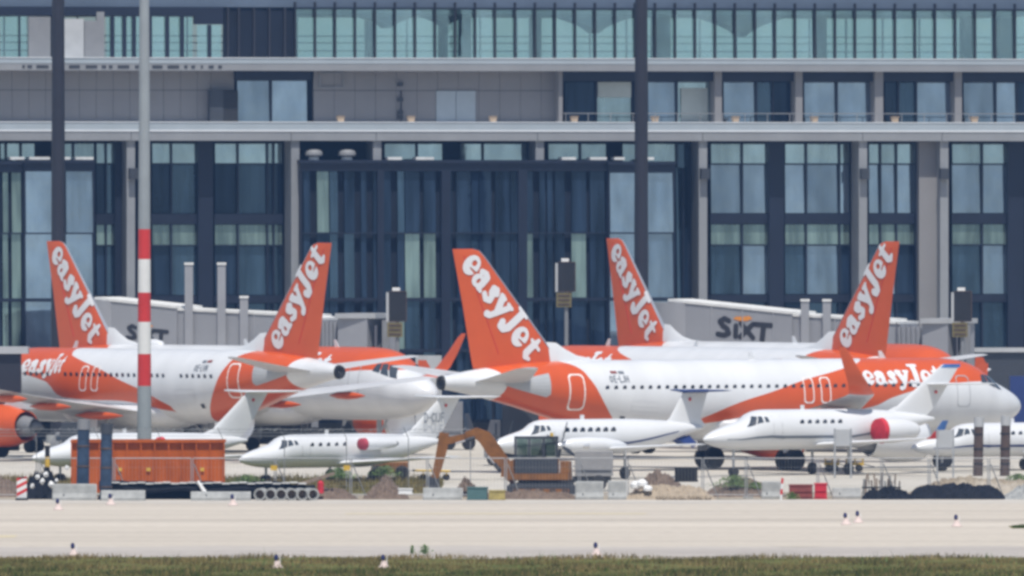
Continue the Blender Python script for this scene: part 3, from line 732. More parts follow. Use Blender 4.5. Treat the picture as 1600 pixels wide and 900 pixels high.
tbox('blind', 934, 986, 128, 152, 1.15, 1.19, M['blind']); tbox('blind', 1064, 1106, 137, 190, 1.15, 1.19, M['blind'])
rl = MB(); rl.bar((U(880,-.9), -.9, ZT(177,-.9)), (U(1650,-.9), -.9, ZT(177,-.9)), .05).build('balcony_rail', M['mgrey'], T)
for k in range(22):
    p = 884 + k*35.0; MB().bar((U(p,-.9), -.9, ZT(191,-.9)), (U(p,-.9), -.9, ZT(177.5,-.9)), .04).build('rail_post', M['mgrey'], T)
# third level: see-through glazing under the roof
mx = [462 + 31.25*k for k in range(-1, 40)]
for i in range(1, len(mx)-1):
    a, b = mx[i], mx[i+1]
    tpane(a+1.6, b-1.6, 14.5, 90.5, 1.5, M['g_clear'])
for i in range(1, len(mx)):
    tbox('facade_fin', mx[i]-1.0, mx[i]+1.0, 4, 91, 1.22, 1.62, M['mast'])
tbox('transom', 460, X1, 12.4, 14.4, 1.2, 1.7, M['frame'])
tbox('roof_fascia', X0, X1, -40, 12.2, 1.6, 2.4, M['roofblue'])
tbox('roof', X0, X1, -70, 8, 2.5, 27, M['ceil'])
tbox('ceiling', X0, X1, 8.5, 22, 2.6, 26, M['ceil'])
# left stretch of the third level
tbox('wall_panel', 45, 79, 28, 91, 1.2, 1.5, M['mgrey']); tbox('wall_panel', 100, 131, 31, 91, 1.2, 1.5, M['lgrey']); tbox('wall_panel', 132, 151, 34, 91, 1.25, 1.5, M['mgrey'])
row_of_panes([0,31,44], 27, 91, 1.5, ['g_clear'], 2); row_of_panes([164,176,195,210,235,262,285,304], 27, 91, 1.5, ['g_clear'], 5.5)
row_of_panes([306,328,348], 40, 91, 1.5, ['g_clear'], 5)
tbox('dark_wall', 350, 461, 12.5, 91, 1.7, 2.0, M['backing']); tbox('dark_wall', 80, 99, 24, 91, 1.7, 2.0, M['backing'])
tbox('dark_wall', 151, 163, 20, 91, 1.3, 1.6, M['mgrey'])
tbox('spandrel', X0, 349, 12.5, 26, 1.4, 1.8, M['frame']); tbox('spandrel', 304, 349, 26, 39, 1.4, 1.8, M['frame'])
for a in (355,372,396,420,444): tbox('dark_post', a, a+3, 13, 91, 1.3, 1.69, M['mast'])
# back of the third level, seen through: rear glazing, inner columns, railings, arched ceiling baffles
tbox('rear_pane', X0, X1, 22, 95, 24, 24.05, M['g_rear'])
for k in range(31):
    p = -50 + k*57.2; tbox('rear_mullion', p-.8, p+.8, 20, 95, 24.1, 24.4, M['frame'])
for y in (57, 67.5, 80): tbox('inner_rail', X0, X1, y-.7, y+.7, 21, 21.2, M['frame'])
for a, b in ((832,846),(1022,1048),(1275,1292),(1505,1520),(1562,1584),(575,584),(690,700),(722,736)): tbox('inner_column', a, b, 20, 95, 12, 13, M['ceil'])
for px, hw, dep in ((935,90,52),(1165,100,56),(610,70,44),(700,60,40)):
    b = MB(); n = 14; vs = []
    for i in range(n+1):
        t = -1 + 2*i/n; p = px + hw*t; yy = 22 + (dep-22)*(1-abs(t)**.8)**1.6
        vs += [(U(p,10), 10, ZT(20,10)), (U(p,10), 10, ZT(yy,10)), (U(p,10), 12.5, ZT(20,10)), (U(p,10), 12.5, ZT(yy,10))]
    fs = []
    for i in range(n):
        a = 4*i; fs += [(a,a+4,a+5,a+1),(a+2,a+3,a+7,a+6),(a+1,a+5,a+7,a+3)]
    b.add(vs, fs).build('ceiling_baffle', M['ceil'], T)
# white service band at the foot of the building
tbox('base_wall', X0, X1, 545, 552, -.2, .8, M['lgrey']); tbox('base_dark', X0, X1, 552, 690, .0, .9, M['dark'])
tbox('apron_canopy', -60, 165, 543, 553, -9, -2, M['lgrey'])

# things standing on the terminal
def on_t(px, py, off): 
    return T.matrix_basis @ Vector((U(px, off), off, ZT(py, off)))
bpy.context.view_layer.update()
for i, px in enumerate((532, 642, 770, 897, 1023, 1149, 1272, 1398, 1522)):
    p = Matrix.Translation((0, D0, 0)) @ Matrix.Rotation(AL, 4, 'Z') @ Vector((U(px,-.4), -.4, ZT(190.4,-.4)))
    o = thing('planter_box', 'tan box on the long balcony ledge, %s of nine from the left' % ORD[i], 'planter', p, AL, 'tan boxes along the balcony')
    MB().loft([[(-.17,-.17,0),(.17,-.17,0),(.17,.17,0),(-.17,.17,0)],[(-.21,-.21,.30),(.21,-.21,.30),(.21,.21,.30),(-.21,.21,.30)]]).build('box', M['tan'], o)
    MB().box(-.24,.24,-.24,.24,.30,.36).build('rim', M['wood'], o)
for i, px in enumerate((490, 542)):
    p = Matrix.Translation((0, D0, 0)) @ Matrix.Rotation(AL, 4, 'Z') @ Vector((U(px,-.7), -.7, ZT(249.9,-.7)))
    o = thing('roof_ventilator', 'grey dome ventilator on the dark glazed box, %s of the pair' % ('left' if i == 0 else 'right'), 'ventilator', p, AL, 'dome ventilators')
    MB().cyl((0,0,0),(0,0,.22),.34,.30,16).build('neck', M['roofw'], o, smooth=True)
    MB().lathe([(.2,.45),(.28,.54),(.45,.54),(.56,.46),(.62,.3),(.64,.02)], 20, 'z').build('cowl', M['mgrey'], o, smooth=True)

# ------------------------------------------------------------------ jet bridges
def obox(b, P, Q, wid, z0a, z1a, z0b, z1b):
    """sloping tunnel from P to Q (plan points), bottom/top heights at both ends"""
    P = Vector((P[0],P[1])); Q = Vector((Q[0],Q[1])); n = (Q-P).normalized(); s = Vector((-n.y, n.x))*wid/2
    r = [[(p.x-s.x,p.y-s.y,z0),(p.x+s.x,p.y+s.y,z0),(p.x+s.x,p.y+s.y,z1),(p.x-s.x,p.y-s.y,z1)] for p, z0, z1 in ((P,z0a,z1a),(Q,z0b,z1b))]
    return b.loft(r)
def jet_bridge(label, xs, ys, logo_px, tall_posts):
    """xs: pixel columns of rotunda, tunnel joints, bellows, cab; ys: roof rows at those columns"""
    dd = lambda px: 998 - (px-xs[0])/(xs[-1]-xs[0])*9.0
    o = thing('jet_bridge', label, 'jet bridge', (gx(xs[0], 998), 998, 0), 0, 'grey jet bridges')
    base = o.location
    def P(px): return (gx(px, dd(px))-base.x, dd(px)-base.y)
    def Z(py, px): return zz(py, dd(px))
    H = 2.95; e0, e1 = P(xs[0]), P(xs[-1]); cb_ = abs(e1[0]-e0[0])/math.hypot(e1[0]-e0[0], e1[1]-e0[1])
    segs = [(xs[0], xs[1], ys[0], ys[1], 3.0, 0), (xs[1], xs[2], ys[1], ys[2], 2.7, .12), (xs[2], xs[3], ys[2], ys[3], 2.4, .24)]
    for a, b, ya, yb, wd, ins in segs:
        za, zb = Z(ya, a)-ins, Z(yb, b)-ins
        t = obox(MB(), P(a), P(b), wd, za-H+2*ins, za, zb-H+2*ins, zb).build('tunnel', M['bridge'], o)
        obox(MB(), P(a), P(b), wd+.12, za+.01, za+.16, zb+.01, zb+.16).build('roof_sheet', M['roofw'], t)  # near-white colour paints in the sunlit roof edge
        n = max(2, int((b-a)/48))
        for k in range(n+1):
            p = a+(b-a)*k/n; q = P(p); y_ = ya+(yb-ya)*k/n; z_ = Z(y_, p)-ins
            MB().box(q[0]-.035, q[0]+.035, q[1]-wd/2/cb_-.05, q[1]-wd/2/cb_+.06, z_-H+2*ins+.03, z_-.03).build('panel_rib', M['bridge_dk'] if k in (0, n) else M['bridge'], t)
    # bellows
    b = MB(); n = 11
    for k in range(n):
        p = xs[3]+(xs[4]-xs[3])*(k+.1)/n; p2 = xs[3]+(xs[4]-xs[3])*(k+.75)/n; z_ = Z(ys[4], p)
        obox(b, P(p), P(p2), 2.5 if k % 2 else 2.7, z_-H+.2, z_-.1, z_-H+.2, z_-.1)
    b.build('bellows', M['bridge'], o)
    # cab with its window, hood and floor
    zc = Z(ys[4], xs[4])+.1; q0, q1 = P(xs[4]), P(xs[5])
    cb = obox(MB(), q0, q1, 3.4, zc-3.3, zc, zc-3.3, zc).build('cab', M['bridge'], o)
    obox(MB(), (q0[0]-.3,q0[1]), (q1[0]+.35,q1[1]), 3.7, zc+.01, zc+.3, zc+.01, zc+.3).build('cab_roof', M['lgrey'], cb)
    xm = q0[0]+(q1[0]-q0[0])*.42
    MB().box(xm-.18, xm+.2, q0[1]-1.9, q0[1]-1.6, zc-2.2, zc-1.05).build('cab_window', M['porthole'], cb)
    xm = q0[0]+(q1[0]-q0[0])*.78
    MB().box(xm, q1[0]-.25, q1[1]-1.78, q1[1]-1.5, zc-3.1, zc-.4).build('cab_doorway', M['bridge_dk'], cb)
    MB().box(q1[0]+.05, q1[0]+.5, q1[1]-1.9, q1[1]+1.6, zc-3.35, zc-.1).build('hood', M['mgrey'], cb)
    # lift columns, rotunda and wheel bogie
    for px in tall_posts:
        q = P(px[0]); za = Z(px[1], px[0])
        MB().box(q[0]-.24, q[0]+.24, q[1]-1.9, q[1]-1.5, .5, za).build('lift_column', M['bridge'], o)
        MB().box(q[0]-.27, q[0]+.27, q[1]-1.95, q[1]-1.46, za+.01, za+.15).build('column_cap', M['roofw'], o)
    for px in (xs[1]-8, xs[2]-8):
        q = P(px); MB().box(q[0]-.2, q[0]+.2, q[1]-.3, q[1]+.3, .9, Z(ys[2], px)-H).build('support_leg', M['mgrey'], o)
        MB().cyl((q[0], q[1]-.9, .5), (q[0], q[1]+.9, .5), .5, .5, 16).build('bogie_wheel', M['tyre'], o)
    q = P(xs[0]); MB().cyl((q[0], q[1], 0), (q[0], q[1], Z(ys[0], xs[0])-.05), 1.9, 1.9, 20).build('rotunda', M['bridge'], o, smooth=True)
    if logo_px:
        a, b_, yl, tilt = logo_px
        def lm(u, v, wd):
            p = a + (b_-a)*u/wd; k = (b_-a)/wd; q = P(p); return (q[0], q[1]-1.5/cb_-.03, Z(yl + tilt*u/wd - v*k*1.12, p))
        lettering('logo_lettering', 'SiXT', SX, lm, M['sixt'], o, .05)
        pts = [(.30,.90),(.42,.83),(.56,.85),(.66,.97),(.60,1.10),(.54,1.06),(.46,1.04),(.36,1.02)]
        vs = [lm(u*2.87, v, 2.87) for u, v in pts]
        MB().add([(x, y-.004, z) for x, y, z in vs], [tuple(range(len(vs)))]).build('logo_swoosh', M['sixto'], o)
    return o
jet_bridge('grey jet bridge with black lettering and orange swoosh, behind the two right-hand fins', [1063,1256,1400,1420,1462,1502], [471,491,499,500,508,510], (1119,1204,526,6), [(1257,471),(1291,471)])
jet_bridge('grey jet bridge at left, partly behind the red and white mast', [168,296,500,515,550,596], [468,482,492,494,500,502], (198,262,530,6), [(296,414),(347,414),(382,466)])
# docking guidance displays on poles
for px, py, d, lab in ((885,430,1001,'dark docking display with yellow board below, in front of the dark glazing'), (621,476,985,'docking display above the left jet bridge cab'), (1504,476,985,'docking display above the right jet bridge cab')):
    o = thing('docking_display', lab, 'display', (gx(px,d), d, 0), 0, 'docking displays'); z = zz(py, d)
    MB().box(-.5,.5,0,.35,z-.95,z+.75).build('screen_box', M['black'], o)
    for x0, x1, z0, z1 in ((-.52,.52,z+.75,z+.80),(-.52,.52,z-1.0,z-.95),(.5,.55,z-.95,z+.75)): MB().box(x0,x1,-.03,.3,z0,z1).build('screen_rim', M['brown'], o)
    MB().box(-.66,-.51,0,.35,z-1.0,z+.72).build('side_cheek', M['lgrey'], o)
    MB().box(-.3,.15,-.02,.25,z+.81,z+1.0).build('top_light', M['white_matt'], o)
    MB().box(-.6,.3,-.02,.05,z-1.9,z-1.05).build('stand_board', M['board'], o)
    for k in range(3): MB().box(-.5,.2,-.05,-.021,z-1.78+k*.26,z-1.68+k*.26).build('board_mark', M['brown'], o)
    MB().cyl((0,.2,0),(0,.2,z-.96),.12,.12,12).build('pole', M['mgrey'], o)

# ------------------------------------------------------------------ masts
for px, lab in ((91, 'tall dark mast rising behind the leftmost airliner fin'), (1002, 'tall dark mast rising behind the fin at the middle right')):
    d = 994; o = thing('flood_mast', lab, 'mast', (gx(px,d), d, 0), 0, 'dark floodlight masts')
    MB().cyl((0,0,0),(0,0,34),.45,.34,20).build('shaft', M['mast'], o, smooth=True)
    MB().cyl((0,0,0),(0,0,.5),.75,.7,20).build('foot', M['concrete_b'], o)
    MB().lathe([(33.6,.4),(33.7,1.2),(33.9,1.2),(34.0,.4)], 20, 'z').build('head_ring', M['mgrey'], o)
    for k in range(6):
        a = k*math.pi/3; MB().box(-.3,.3,-.15,.15,-.3,.3).build('floodlight', M['lgrey'], o, loc=(1.3*math.cos(a),1.3*math.sin(a),33.6))
d = 842; o = thing('warning_mast', 'grey lamp mast with red and white warning bands behind the orange container', 'mast', (gx(225.5,d), d, 0))
def mr(z): return .37 - z*.0052
bands = [(0, zz(603,d), 'mastgrey'), (zz(603,d), zz(553,d), 'red'), (zz(553,d), zz(503,d), 'white_matt'), (zz(503,d), zz(457,d), 'red'), (zz(457,d), zz(405,d), 'white_matt'), (zz(405,d), zz(358,d), 'red'), (zz(358,d), 30, 'mastgrey')]
for a, b, m in bands:
    MB().cyl((0,0,a),(0,0,b),mr(a),mr(b),24).build('mast_shaft' if m == 'mastgrey' else 'warning_band', M[m], o, smooth=True)
MB().cyl((0,0,0),(0,0,.35),.6,.55,20).build('foot', M['concrete_b'], o)
MB().box(-1.2,1.2,-.3,.3,29.6,30.2).build('lamp_head', M['lgrey'], o)

# ------------------------------------------------------------------ small aircraft
BP = np.array([(0,-.40,-.50,.05),(.012,-.26,-.62,.2),(.05,.0,-.80,.48),(.10,.22,-.92,.72),(.14,.38,-.97,.84),(.165,.52,-.99,.89),(.20,.86,-1,.96),(.235,.98,-1,1),(.27,1,-1,1),(.60,1,-1,1),(.70,.97,-.84,.93),(.80,.90,-.5,.76),(.90,.76,-.05,.5),(.97,.62,.25,.26),(1.0,.54,.36,.12)])
bT, bB, bW = (_pchip(BP[:,0], BP[:,k]) for k in (1,2,3))
def pose(px_n, px_t, d_c, L, away):
    sg = 1 if px_n > px_t else -1; th = .8
    for _ in range(60):
        hy = math.sin(th)*(1 if away else -1); dn = d_c+hy*L/2; dt = d_c-hy*L/2
        th = math.acos(min(abs((px_n-800)*dn-(px_t-800)*dt)/F/L, .999))
    hx = sg*math.cos(th); hy = math.sin(th)*(1 if away else -1); dn = d_c+hy*L/2
    return gx(px_n, dn), dn, math.atan2(-hy, -hx)
def small_plane(name, label, px_n, px_t, d_c, L, R0, zc, z_fin, stab_z, fin_c, engine='jet', nwin=6, win=(.30,.52), wspan=7.5, wfr=.48, stripe=None, cover='redcover', fin_top='white', winglet=None, reg=None, wing_m='white', win_r=.15, cat='business jet', fin_rake=1.0, eng=(.63,.42,1.0)):
    x, y, rz = pose(px_n, px_t, d_c, L, False); side = -1     # nose left and towards us: the left flank (-Y) shows
    o = thing(name, label, cat, (x, y, 0), rz, 'small private aircraft parked in front')
    Zc = lambda t: zc
    def sf(t, q, sd, off=.0):
        top, bot, hw = zc+R0*bT(t), zc+R0*bB(t), R0*bW(t); c = (top+bot)/2; r = (top-bot)/2
        return (t*L, sd*(hw*math.sqrt(max(1-q*q,0))+off), c + r*q)
    ts = sorted(set(list(np.linspace(0,.3,24)) + list(np.linspace(.3,.6,5)) + list(np.linspace(.6,1,14))))
    rings = []
    for t in ts:
        top, bot, hw = zc+R0*bT(t), zc+R0*bB(t), R0*bW(t); c = (top+bot)/2; r = (top-bot)/2
        rings.append([(t*L, hw*math.cos(2*math.pi*i/28), c+r*math.sin(2*math.pi*i/28)) for i in range(28)])
    fu = MB().loft(rings).build('fuselage', M['white'], o, smooth=True)
    def patch(nm, quad, m, par=o, n=4, sd=side):
        vs = []
        for i in range(n+1):
            for j in range(n+1):
                u, v = i/n, j/n
                t = (1-u)*(1-v)*quad[0][0]+u*(1-v)*quad[1][0]+u*v*quad[2][0]+(1-u)*v*quad[3][0]
                q = (1-u)*(1-v)*quad[0][1]+u*(1-v)*quad[1][1]+u*v*quad[2][1]+(1-u)*v*quad[3][1]
                vs.append(sf(t, q, sd, .018))
        return MB().add(vs, [(i*(n+1)+j, (i+1)*(n+1)+j, (i+1)*(n+1)+j+1, i*(n+1)+j+1) for i in range(n) for j in range(n)]).build(nm, m, par)
    for sd in (-1, 1):
        patch('windscreen', [(.150,.62),(.183,.50),(.198,.80),(.186,.94)], M['cockpit'], sd=sd)
        patch('cockpit_window', [(.187,.48),(.212,.44),(.214,.74),(.202,.80)], M['cockpit'], sd=sd)
        patch('cockpit_window', [(.220,.43),(.236,.43),(.234,.66),(.222,.70)], M['cockpit'], sd=sd)
    # cabin windows
    k12 = [(math.cos(2*math.pi*i/12), math.sin(2*math.pi*i/12)) for i in range(12)]
    first = None
    for k in range(nwin):
        t = win[0] + (win[1]-win[0])*k/max(nwin-1,1); p = sf(t, .34, side)
        if first is None:
            b = MB(); b.add([(win_r*.82*c, -.02, win_r*1.1*s) for c, s in k12] + [(win_r*.82*c, .015, win_r*1.1*s) for c, s in k12], [tuple(range(12)), tuple(range(23,11,-1))] + [(i,(i+1)%12,12+(i+1)%12,12+i) for i in range(12)])
            w_ = first = b.build('cabin_window', M['porthole'], o, loc=p)
        else: w_ = link_copy(first, 'cabin_window', o, p)
        w_.rotation_euler = (.30, 0, 0)
    if stripe: 
        for t0, t1 in ((.07,.3),(.3,.6),(.6,.86)): patch('flank_stripe', [(t0,-.42 if t0 > .1 else -.2),(t1,-.45 if t1 < .8 else -.1),(t1,-.30 if t1 < .8 else .0),(t0,-.30 if t0 > .1 else -.12)], M[stripe])
    # fin and tailplane
    ft = z_fin; fb = zc + R0*.55; c0, c1 = fin_c; te0 = L*.985; sweep = (ft-fb)*fin_rake
    rg = [airfoil_ring(te0-c0-1.3*(1 if fin_rake > .5 else .4), c0+1.0, fb, 0, .05, vert=True), airfoil_ring(te0-c0, c0, fb+.25*(ft-fb), 0, .07, vert=True) , airfoil_ring(te0+sweep*.75-c1, c1, ft, 0, .08, vert=True)]
    rg[1] = airfoil_ring(te0-c0+sweep*.14, c0+.02, fb+.22*(ft-fb), 0, .07, vert=True)
    fin = MB().loft(rg).build('vertical_fin', M['white'], o, smooth=True)
    if fin_top != 'white':
        MB().loft([airfoil_ring(te0+sweep*.75-c1-.16, c1+.2, ft-.14, 0, .09, vert=True), airfoil_ring(te0+sweep*.75-c1+.12, c1*.95, ft+.05, 0, .09, vert=True)]).build('fin_cap', M[fin_top], fin)
    fs = (stab_z-fb)/(ft-fb); sx = te0 - c1*1.05 + sweep*.75*fs
    hs = R0*(3.0 if engine == 'jet' else 2.1)
    for s in (-1, 1):
        rg = [airfoil_ring(sx-.25, c1*1.25, s*.02, stab_z, .09), airfoil_ring(sx+hs*.32, c1*.75, s*hs, stab_z+.04, .09), airfoil_ring(sx+hs*.34+.1, c1*.5, s*(hs+.12), stab_z+.04, .07)]
        MB().loft(rg).build('tailplane', M[fin_top if engine == 'prop' else 'white'], o, smooth=True)
    MB().lathe([(0,.02),(.05,.09),(.08,.09),(.1,.02)], 8).build('fin_emblem', M['red'], fin, loc=(sx+.25+c1*.1, -.16, stab_z-.42)).rotation_euler = (0,0,math.pi/2)
    if reg:
        def rm(u, v, wd):
            k = 1.55/wd; X = te0-c0*.72 + u*k + sweep*.2; return (X, -.24, fb+.42*(ft-fb)+v*k)
        tag(lettering('registration', reg, RG, rm, M['reg'], fin, .09), kind='stuff')
    # wing
    wr = L*wfr; zb = zc-R0*.78
    for s in (-1, 1):
        rg = [airfoil_ring(wr-1.1, 2.9, s*.2, zb, .12), airfoil_ring(wr-.2, 2.1, s*R0*1.2, zb+.08, .12), airfoil_ring(wr+1.35, .95, s*wspan, zb+.42, .10)]
        wg = MB().loft(rg).build('wing', M[wing_m], o, smooth=True)
        if winglet:
            rg = []
            for le, ch, yy, z_, tx in ((1.35,.95,0,.42,0),(1.5,.85,.12,.5,.5),(1.75,.65,.22,.8,1),(2.15,.4,.36,1.35,1)):
                rg.append([(wr+le+a_, s*(wspan+yy+c_*tx), zb+z_+c_*(1-tx)) for a_, b_, c_ in airfoil_ring(0,ch,0,0,.08)])
            MB().loft(rg[:3]).build('winglet_root', M['red' if winglet == 'blue' else 'white'], wg); MB().loft(rg[2:]).build('winglet', M[winglet], wg)
    # engines
    if engine == 'jet':
        for s in (-1, 1):
            ex, ey, ez = L*eng[0], s*(R0*.93+.62), zc+R0*eng[1]; re = .50*R0/.95*eng[2]
            en = MB().lathe([(0,re*.86),(.04,re*.95),(.3,re*1.05),(1.1,re*1.06),(2.0,re*.86),(2.5,re*.62),(2.5,re*.5),(1.9,re*.5),(.5,re*.7)], 20).build('engine_nacelle', M['white'], o, smooth=True, loc=(ex, ey, ez))
            MB().lathe([(2.3,re*.52),(2.62,re*.45),(2.75,re*.2),(2.76,.02)], 14).build('exhaust', M['black'], en)
            MB().lathe([(-.10,.02),(-.09,re*.7),(-.03,re*1.03),(.22,re*1.10),(.24,re*.9)], 20).build('intake_cover', M[cover], en, smooth=True)
            MB().box(.4,2.0,-s*(.62+.1) if s > 0 else 0, 0 if s > 0 else .72,-.07,.07).build('pylon', M['white'], en)
    else:
        for s in (-1, 1):
            ex, ey, ez = wr-2.6, s*2.35, zb+.32
            en = MB().lathe([(0,.16),(.15,.30),(.6,.40),(1.6,.44),(2.6,.40),(3.6,.24),(4.1,.05)], 18).build('engine_nacelle', M['white'], o, smooth=True, loc=(ex, ey, ez))
            MB().lathe([(-.42,.02),(-.36,.1),(-.2,.17),(.02,.2),(.03,.02)], 14).build('spinner', M['metal'], en, smooth=True)
            for k in range(4):
                a = k*math.pi/2+.4; bl = MB().loft([[(-.16,-.05,.15),(-.10,.05,.15),(-.06,.05,.15),(-.12,-.05,.15)],[(-.17,-.10,.7),(-.08,.10,.7),(-.05,.10,.7),(-.14,-.10,.7)],[(-.13,-.05,1.32),(-.10,.05,1.32),(-.08,.05,1.32),(-.11,-.05,1.32)]]).build('propeller_blade', M['dark'], en)
                bl.rotation_euler = (a, 0, 0)
            MB().cyl((1.0, s*.3, -.05), (1.3, s*.58, -.02), .1, .12, 10).build('exhaust_stack', M['metal'], en)
        for s in (-1, 1): MB().loft([[(L*.86,s*.25,zc-R0*.15),(L*.86,s*.28,zc-R0*.15),(L*.93,s*.2,zc+R0*.05),(L*.93,s*.17,zc+R0*.05)],[(L*.93,s*.5,zc-R0*.65),(L*.93,s*.53,zc-R0*.65),(L*.955,s*.5,zc-R0*.5),(L*.955,s*.47,zc-R0*.5)]]).build('ventral_fin', M['navy'], o)
    # wheels
    for t, yy, r in ((.13,0,.22),(.55,-1.5,.32),(.55,1.5,.32)):
        g = MB().cyl((0,0,r),(0,0,max(zc-R0*.7,r+.3)),.06,.08,10).build('landing_gear_leg', M['lgrey'], o, loc=(t*L, yy, 0))
        for k in ((-.12,.12) if yy == 0 else (0,)):
            wl = MB().lathe([(-.1,r*.4),(-.1,r*.9),(-.06,r),(.06,r),(.1,r*.9),(.1,r*.4)], 16).build('wheel', M['tyre'], g, smooth=True, loc=(0,k,r)); wl.rotation_euler = (0,0,math.pi/2)
            MB().lathe([(-.095,.02),(-.095,r*.42),(.095,r*.42),(.095,.02)], 12).build('rim', M['lgrey'], wl)
    # antenna and door lines
    MB().box(L*.42,L*.42+.25,-.015,.015,zc+R0-.02,zc+R0+.22).build('blade_aerial', M['white'], o)
    for t in (.250,.287): patch('door_line', [(t,-.55),(t+.0018,-.55),(t+.0018,.7),(t,.7)], M['lgrey'], n=3)
    return o
small_plane('business_jet', 'white business jet with large red engine covers and blue fin tip, right of the middle', 1099, 1458, 884, 15.6, 1.06, 2.40, 5.72, 4.72, (2.6,1.25), nwin=6, win=(.375,.54), wspan=7.6, winglet='blue', fin_top='blue', win_r=.17, stripe='reg', eng=(.675,-.08,1.12))  # grey-blue flank stripe also paints in shading along the belly
small_plane('business_jet', 'white T-tail business jet with dull red engine cover left of the excavator', 374, 690, 862, 15.2, .86, 1.62, 4.30, 4.28, (2.5,1.5), nwin=5, win=(.30,.46), wspan=6.6, reg='D-CIJF', win_r=.15, eng=(.50,.40,.64), cover='pale_red')
small_plane('business_jet', 'white T-tail business jet behind the orange container at left', 50, 385, 866, 15.2, .86, 1.62, 4.55, 4.52, (2.5,1.5), nwin=5, win=(.30,.46), wspan=6.6, win_r=.15, eng=(.50,.40,.64))
small_plane('propeller_plane', 'white twin propeller plane with seven round windows behind the excavator', 768, 1096, 872, 13.6, .92, 2.18, 4.55, 4.50, (2.0,1.55), engine='prop', nwin=7, win=(.31,.53), wspan=8.2, wfr=.40, stripe='navy', fin_top='navy', win_r=.20, cat='propeller plane', fin_rake=.45)
small_plane('business_jet', 'white business jet at the right edge below the nearest airliner nose', 1424, 1790, 898, 15.4, .90, 1.66, 4.6, 4.55, (2.5,1.4), nwin=6, win=(.36,.52), wspan=6.8, win_r=.15, stripe='navy')

# ------------------------------------------------------------------ construction equipment
d = 820; E0 = at(838, 782, d); E0.z = 0
ex = thing('excavator', 'ochre tracked excavator with dark glazed cab and bent boom reaching left', 'excavator', E0)
def ep(px, py, off=0.0): p = at(px, py, d); return (p.x-E0.x, off, p.z)
zt = 0.62
for s in (-1, 1):
    pts = []
    for i in range(28):
        a = 2*math.pi*i/28; cx_ = 1.35 if math.cos(a) > 0 else -1.35
        pts.append((cx_+.36*math.cos(a)+.25, .36+.34*math.sin(a)))
    b = MB().loft([[(x, s*.95-.22, z) for x, z in pts],[(x, s*.95+.22, z) for x, z in pts]]).build('track', M['dark'], ex)
    for k in range(5): MB().cyl((-1.0+k*.6, s*.95-.24, .3), (-1.0+k*.6, s*.95+.24, .3), .17, .17, 12).build('track_roller', M['brown'], b)
    MB().box(-1.15,1.6,s*.95-.23,s*.95-.225,.24,.42).build('track_frame', M['exc'], b)
MB().box(-.9,1.2,-.6,.6,.45,.85).build('undercarriage', M['dark'], ex)
MB().loft([[(-1.5,-1.1,.86),(1.55,-1.1,.86),(1.75,0,.86),(1.55,1.1,.86),(-1.5,1.1,.86)],[(-1.5,-1.1,1.16),(1.55,-1.1,1.16),(1.75,0,1.16),(1.55,1.1,1.16),(-1.5,1.1,1.16)]]).build('turntable_deck', M['exc'], ex)
MB().loft([[(1.16,-1.05,1.17),(1.6,-.9,1.17),(1.75,0,1.17),(1.6,.9,1.17),(1.16,1.05,1.17)],[(1.16,-1.05,1.75),(1.58,-.9,1.75),(1.72,0,1.75),(1.58,.9,1.75),(1.16,1.05,1.75)]]).build('counterweight', M['exc'], ex)
MB().box(-1.0,1.12,.15,1.05,1.17,1.85).build('engine_cover', M['exc'], ex)
cab = MB().box(-1.05,1.05,-1.0,.05,1.17,1.95).build('cab', M['dark'], ex)
MB().box(-1.08,1.08,-1.05,.10,2.86,2.97).build('cab_roof', M['dark'], cab)
for xx in (-1.02,-.35,.36,1.0):
    for yy in (-.98, .02): MB().box(xx-.06,xx+.06,yy-.04,yy+.04,1.96,2.86).build('cab_pillar', M['dark'], cab)
for a, b_ in ((-.95,-.42),(-.28,.29),(.43,.93)):
    MB().box(a,b_,-.985,-.965,1.98,2.85).build('cab_pane', M['g_cab'], cab)
    MB().box(a,b_,.0,.02,1.98,2.85).build('cab_pane', M['g_cab'], cab)
MB().box(-1.03,-1.0,-.9,-.03,1.98,2.85).build('cab_pane', M['g_cab'], cab)
MB().loft([[(.0,-.7,1.97),(.5,-.7,1.97),(.5,-.3,1.97),(.0,-.3,1.97)],[(.3,-.68,2.6),(.48,-.68,2.6),(.48,-.32,2.6),(.3,-.32,2.6)]]).build('seat', M['black'], cab)
MB().cyl((.75,-.6,2.98),(.75,-.6,3.15),.09,.07,12).build('beacon', M['yellow'], cab)
b_ = MB(); q0 = ep(782,752); q1 = ep(806,716)
b_.loft([[(q0[0],-.75,1.0),(q1[0],-.75,1.0),(q1[0],.2,1.0),(q0[0],.2,1.0)],[(q0[0]+.1,-.7,q1[2]-.3),(q1[0],-.7,q1[2]),(q1[0],.15,q1[2]),(q0[0]+.1,.15,q1[2]-.3)]]).build('boom_bracket', M['exc'], ex)
def arm(name, pts, wid, mm=M['exc']):
    b = MB(); rg = []
    for i, (px, py, h) in enumerate(pts):
        p = Vector(ep(px, py)); q = Vector(ep(*pts[min(i+1, len(pts)-1)][:2])); r = Vector(ep(*pts[max(i-1, 0)][:2])); t = (q-r).normalized()
        n = Vector((-t.z, 0, t.x)); rg.append([tuple(p+n*h/2+Vector((0,-wid/2-.2,0))), tuple(p+n*h/2+Vector((0,wid/2-.2,0))), tuple(p-n*h/2+Vector((0,wid/2-.2,0))), tuple(p-n*h/2+Vector((0,-wid/2-.2,0)))])
    return b.loft(rg).build(name, mm, ex)
bm_ = arm('boom', [(806,752,.55),(790,730,.7),(772,704,.74),(757,683,.70),(744,677,.56),(728,681,.4)], .4)
st_ = arm('stick', [(733,681,.28),(712,686,.34),(697,689,.36),(690,684,.3)], .3)
s2_ = arm('stick', [(694,676,.46),(691,700,.52),(684,730,.42),(678,752,.32)], .32)
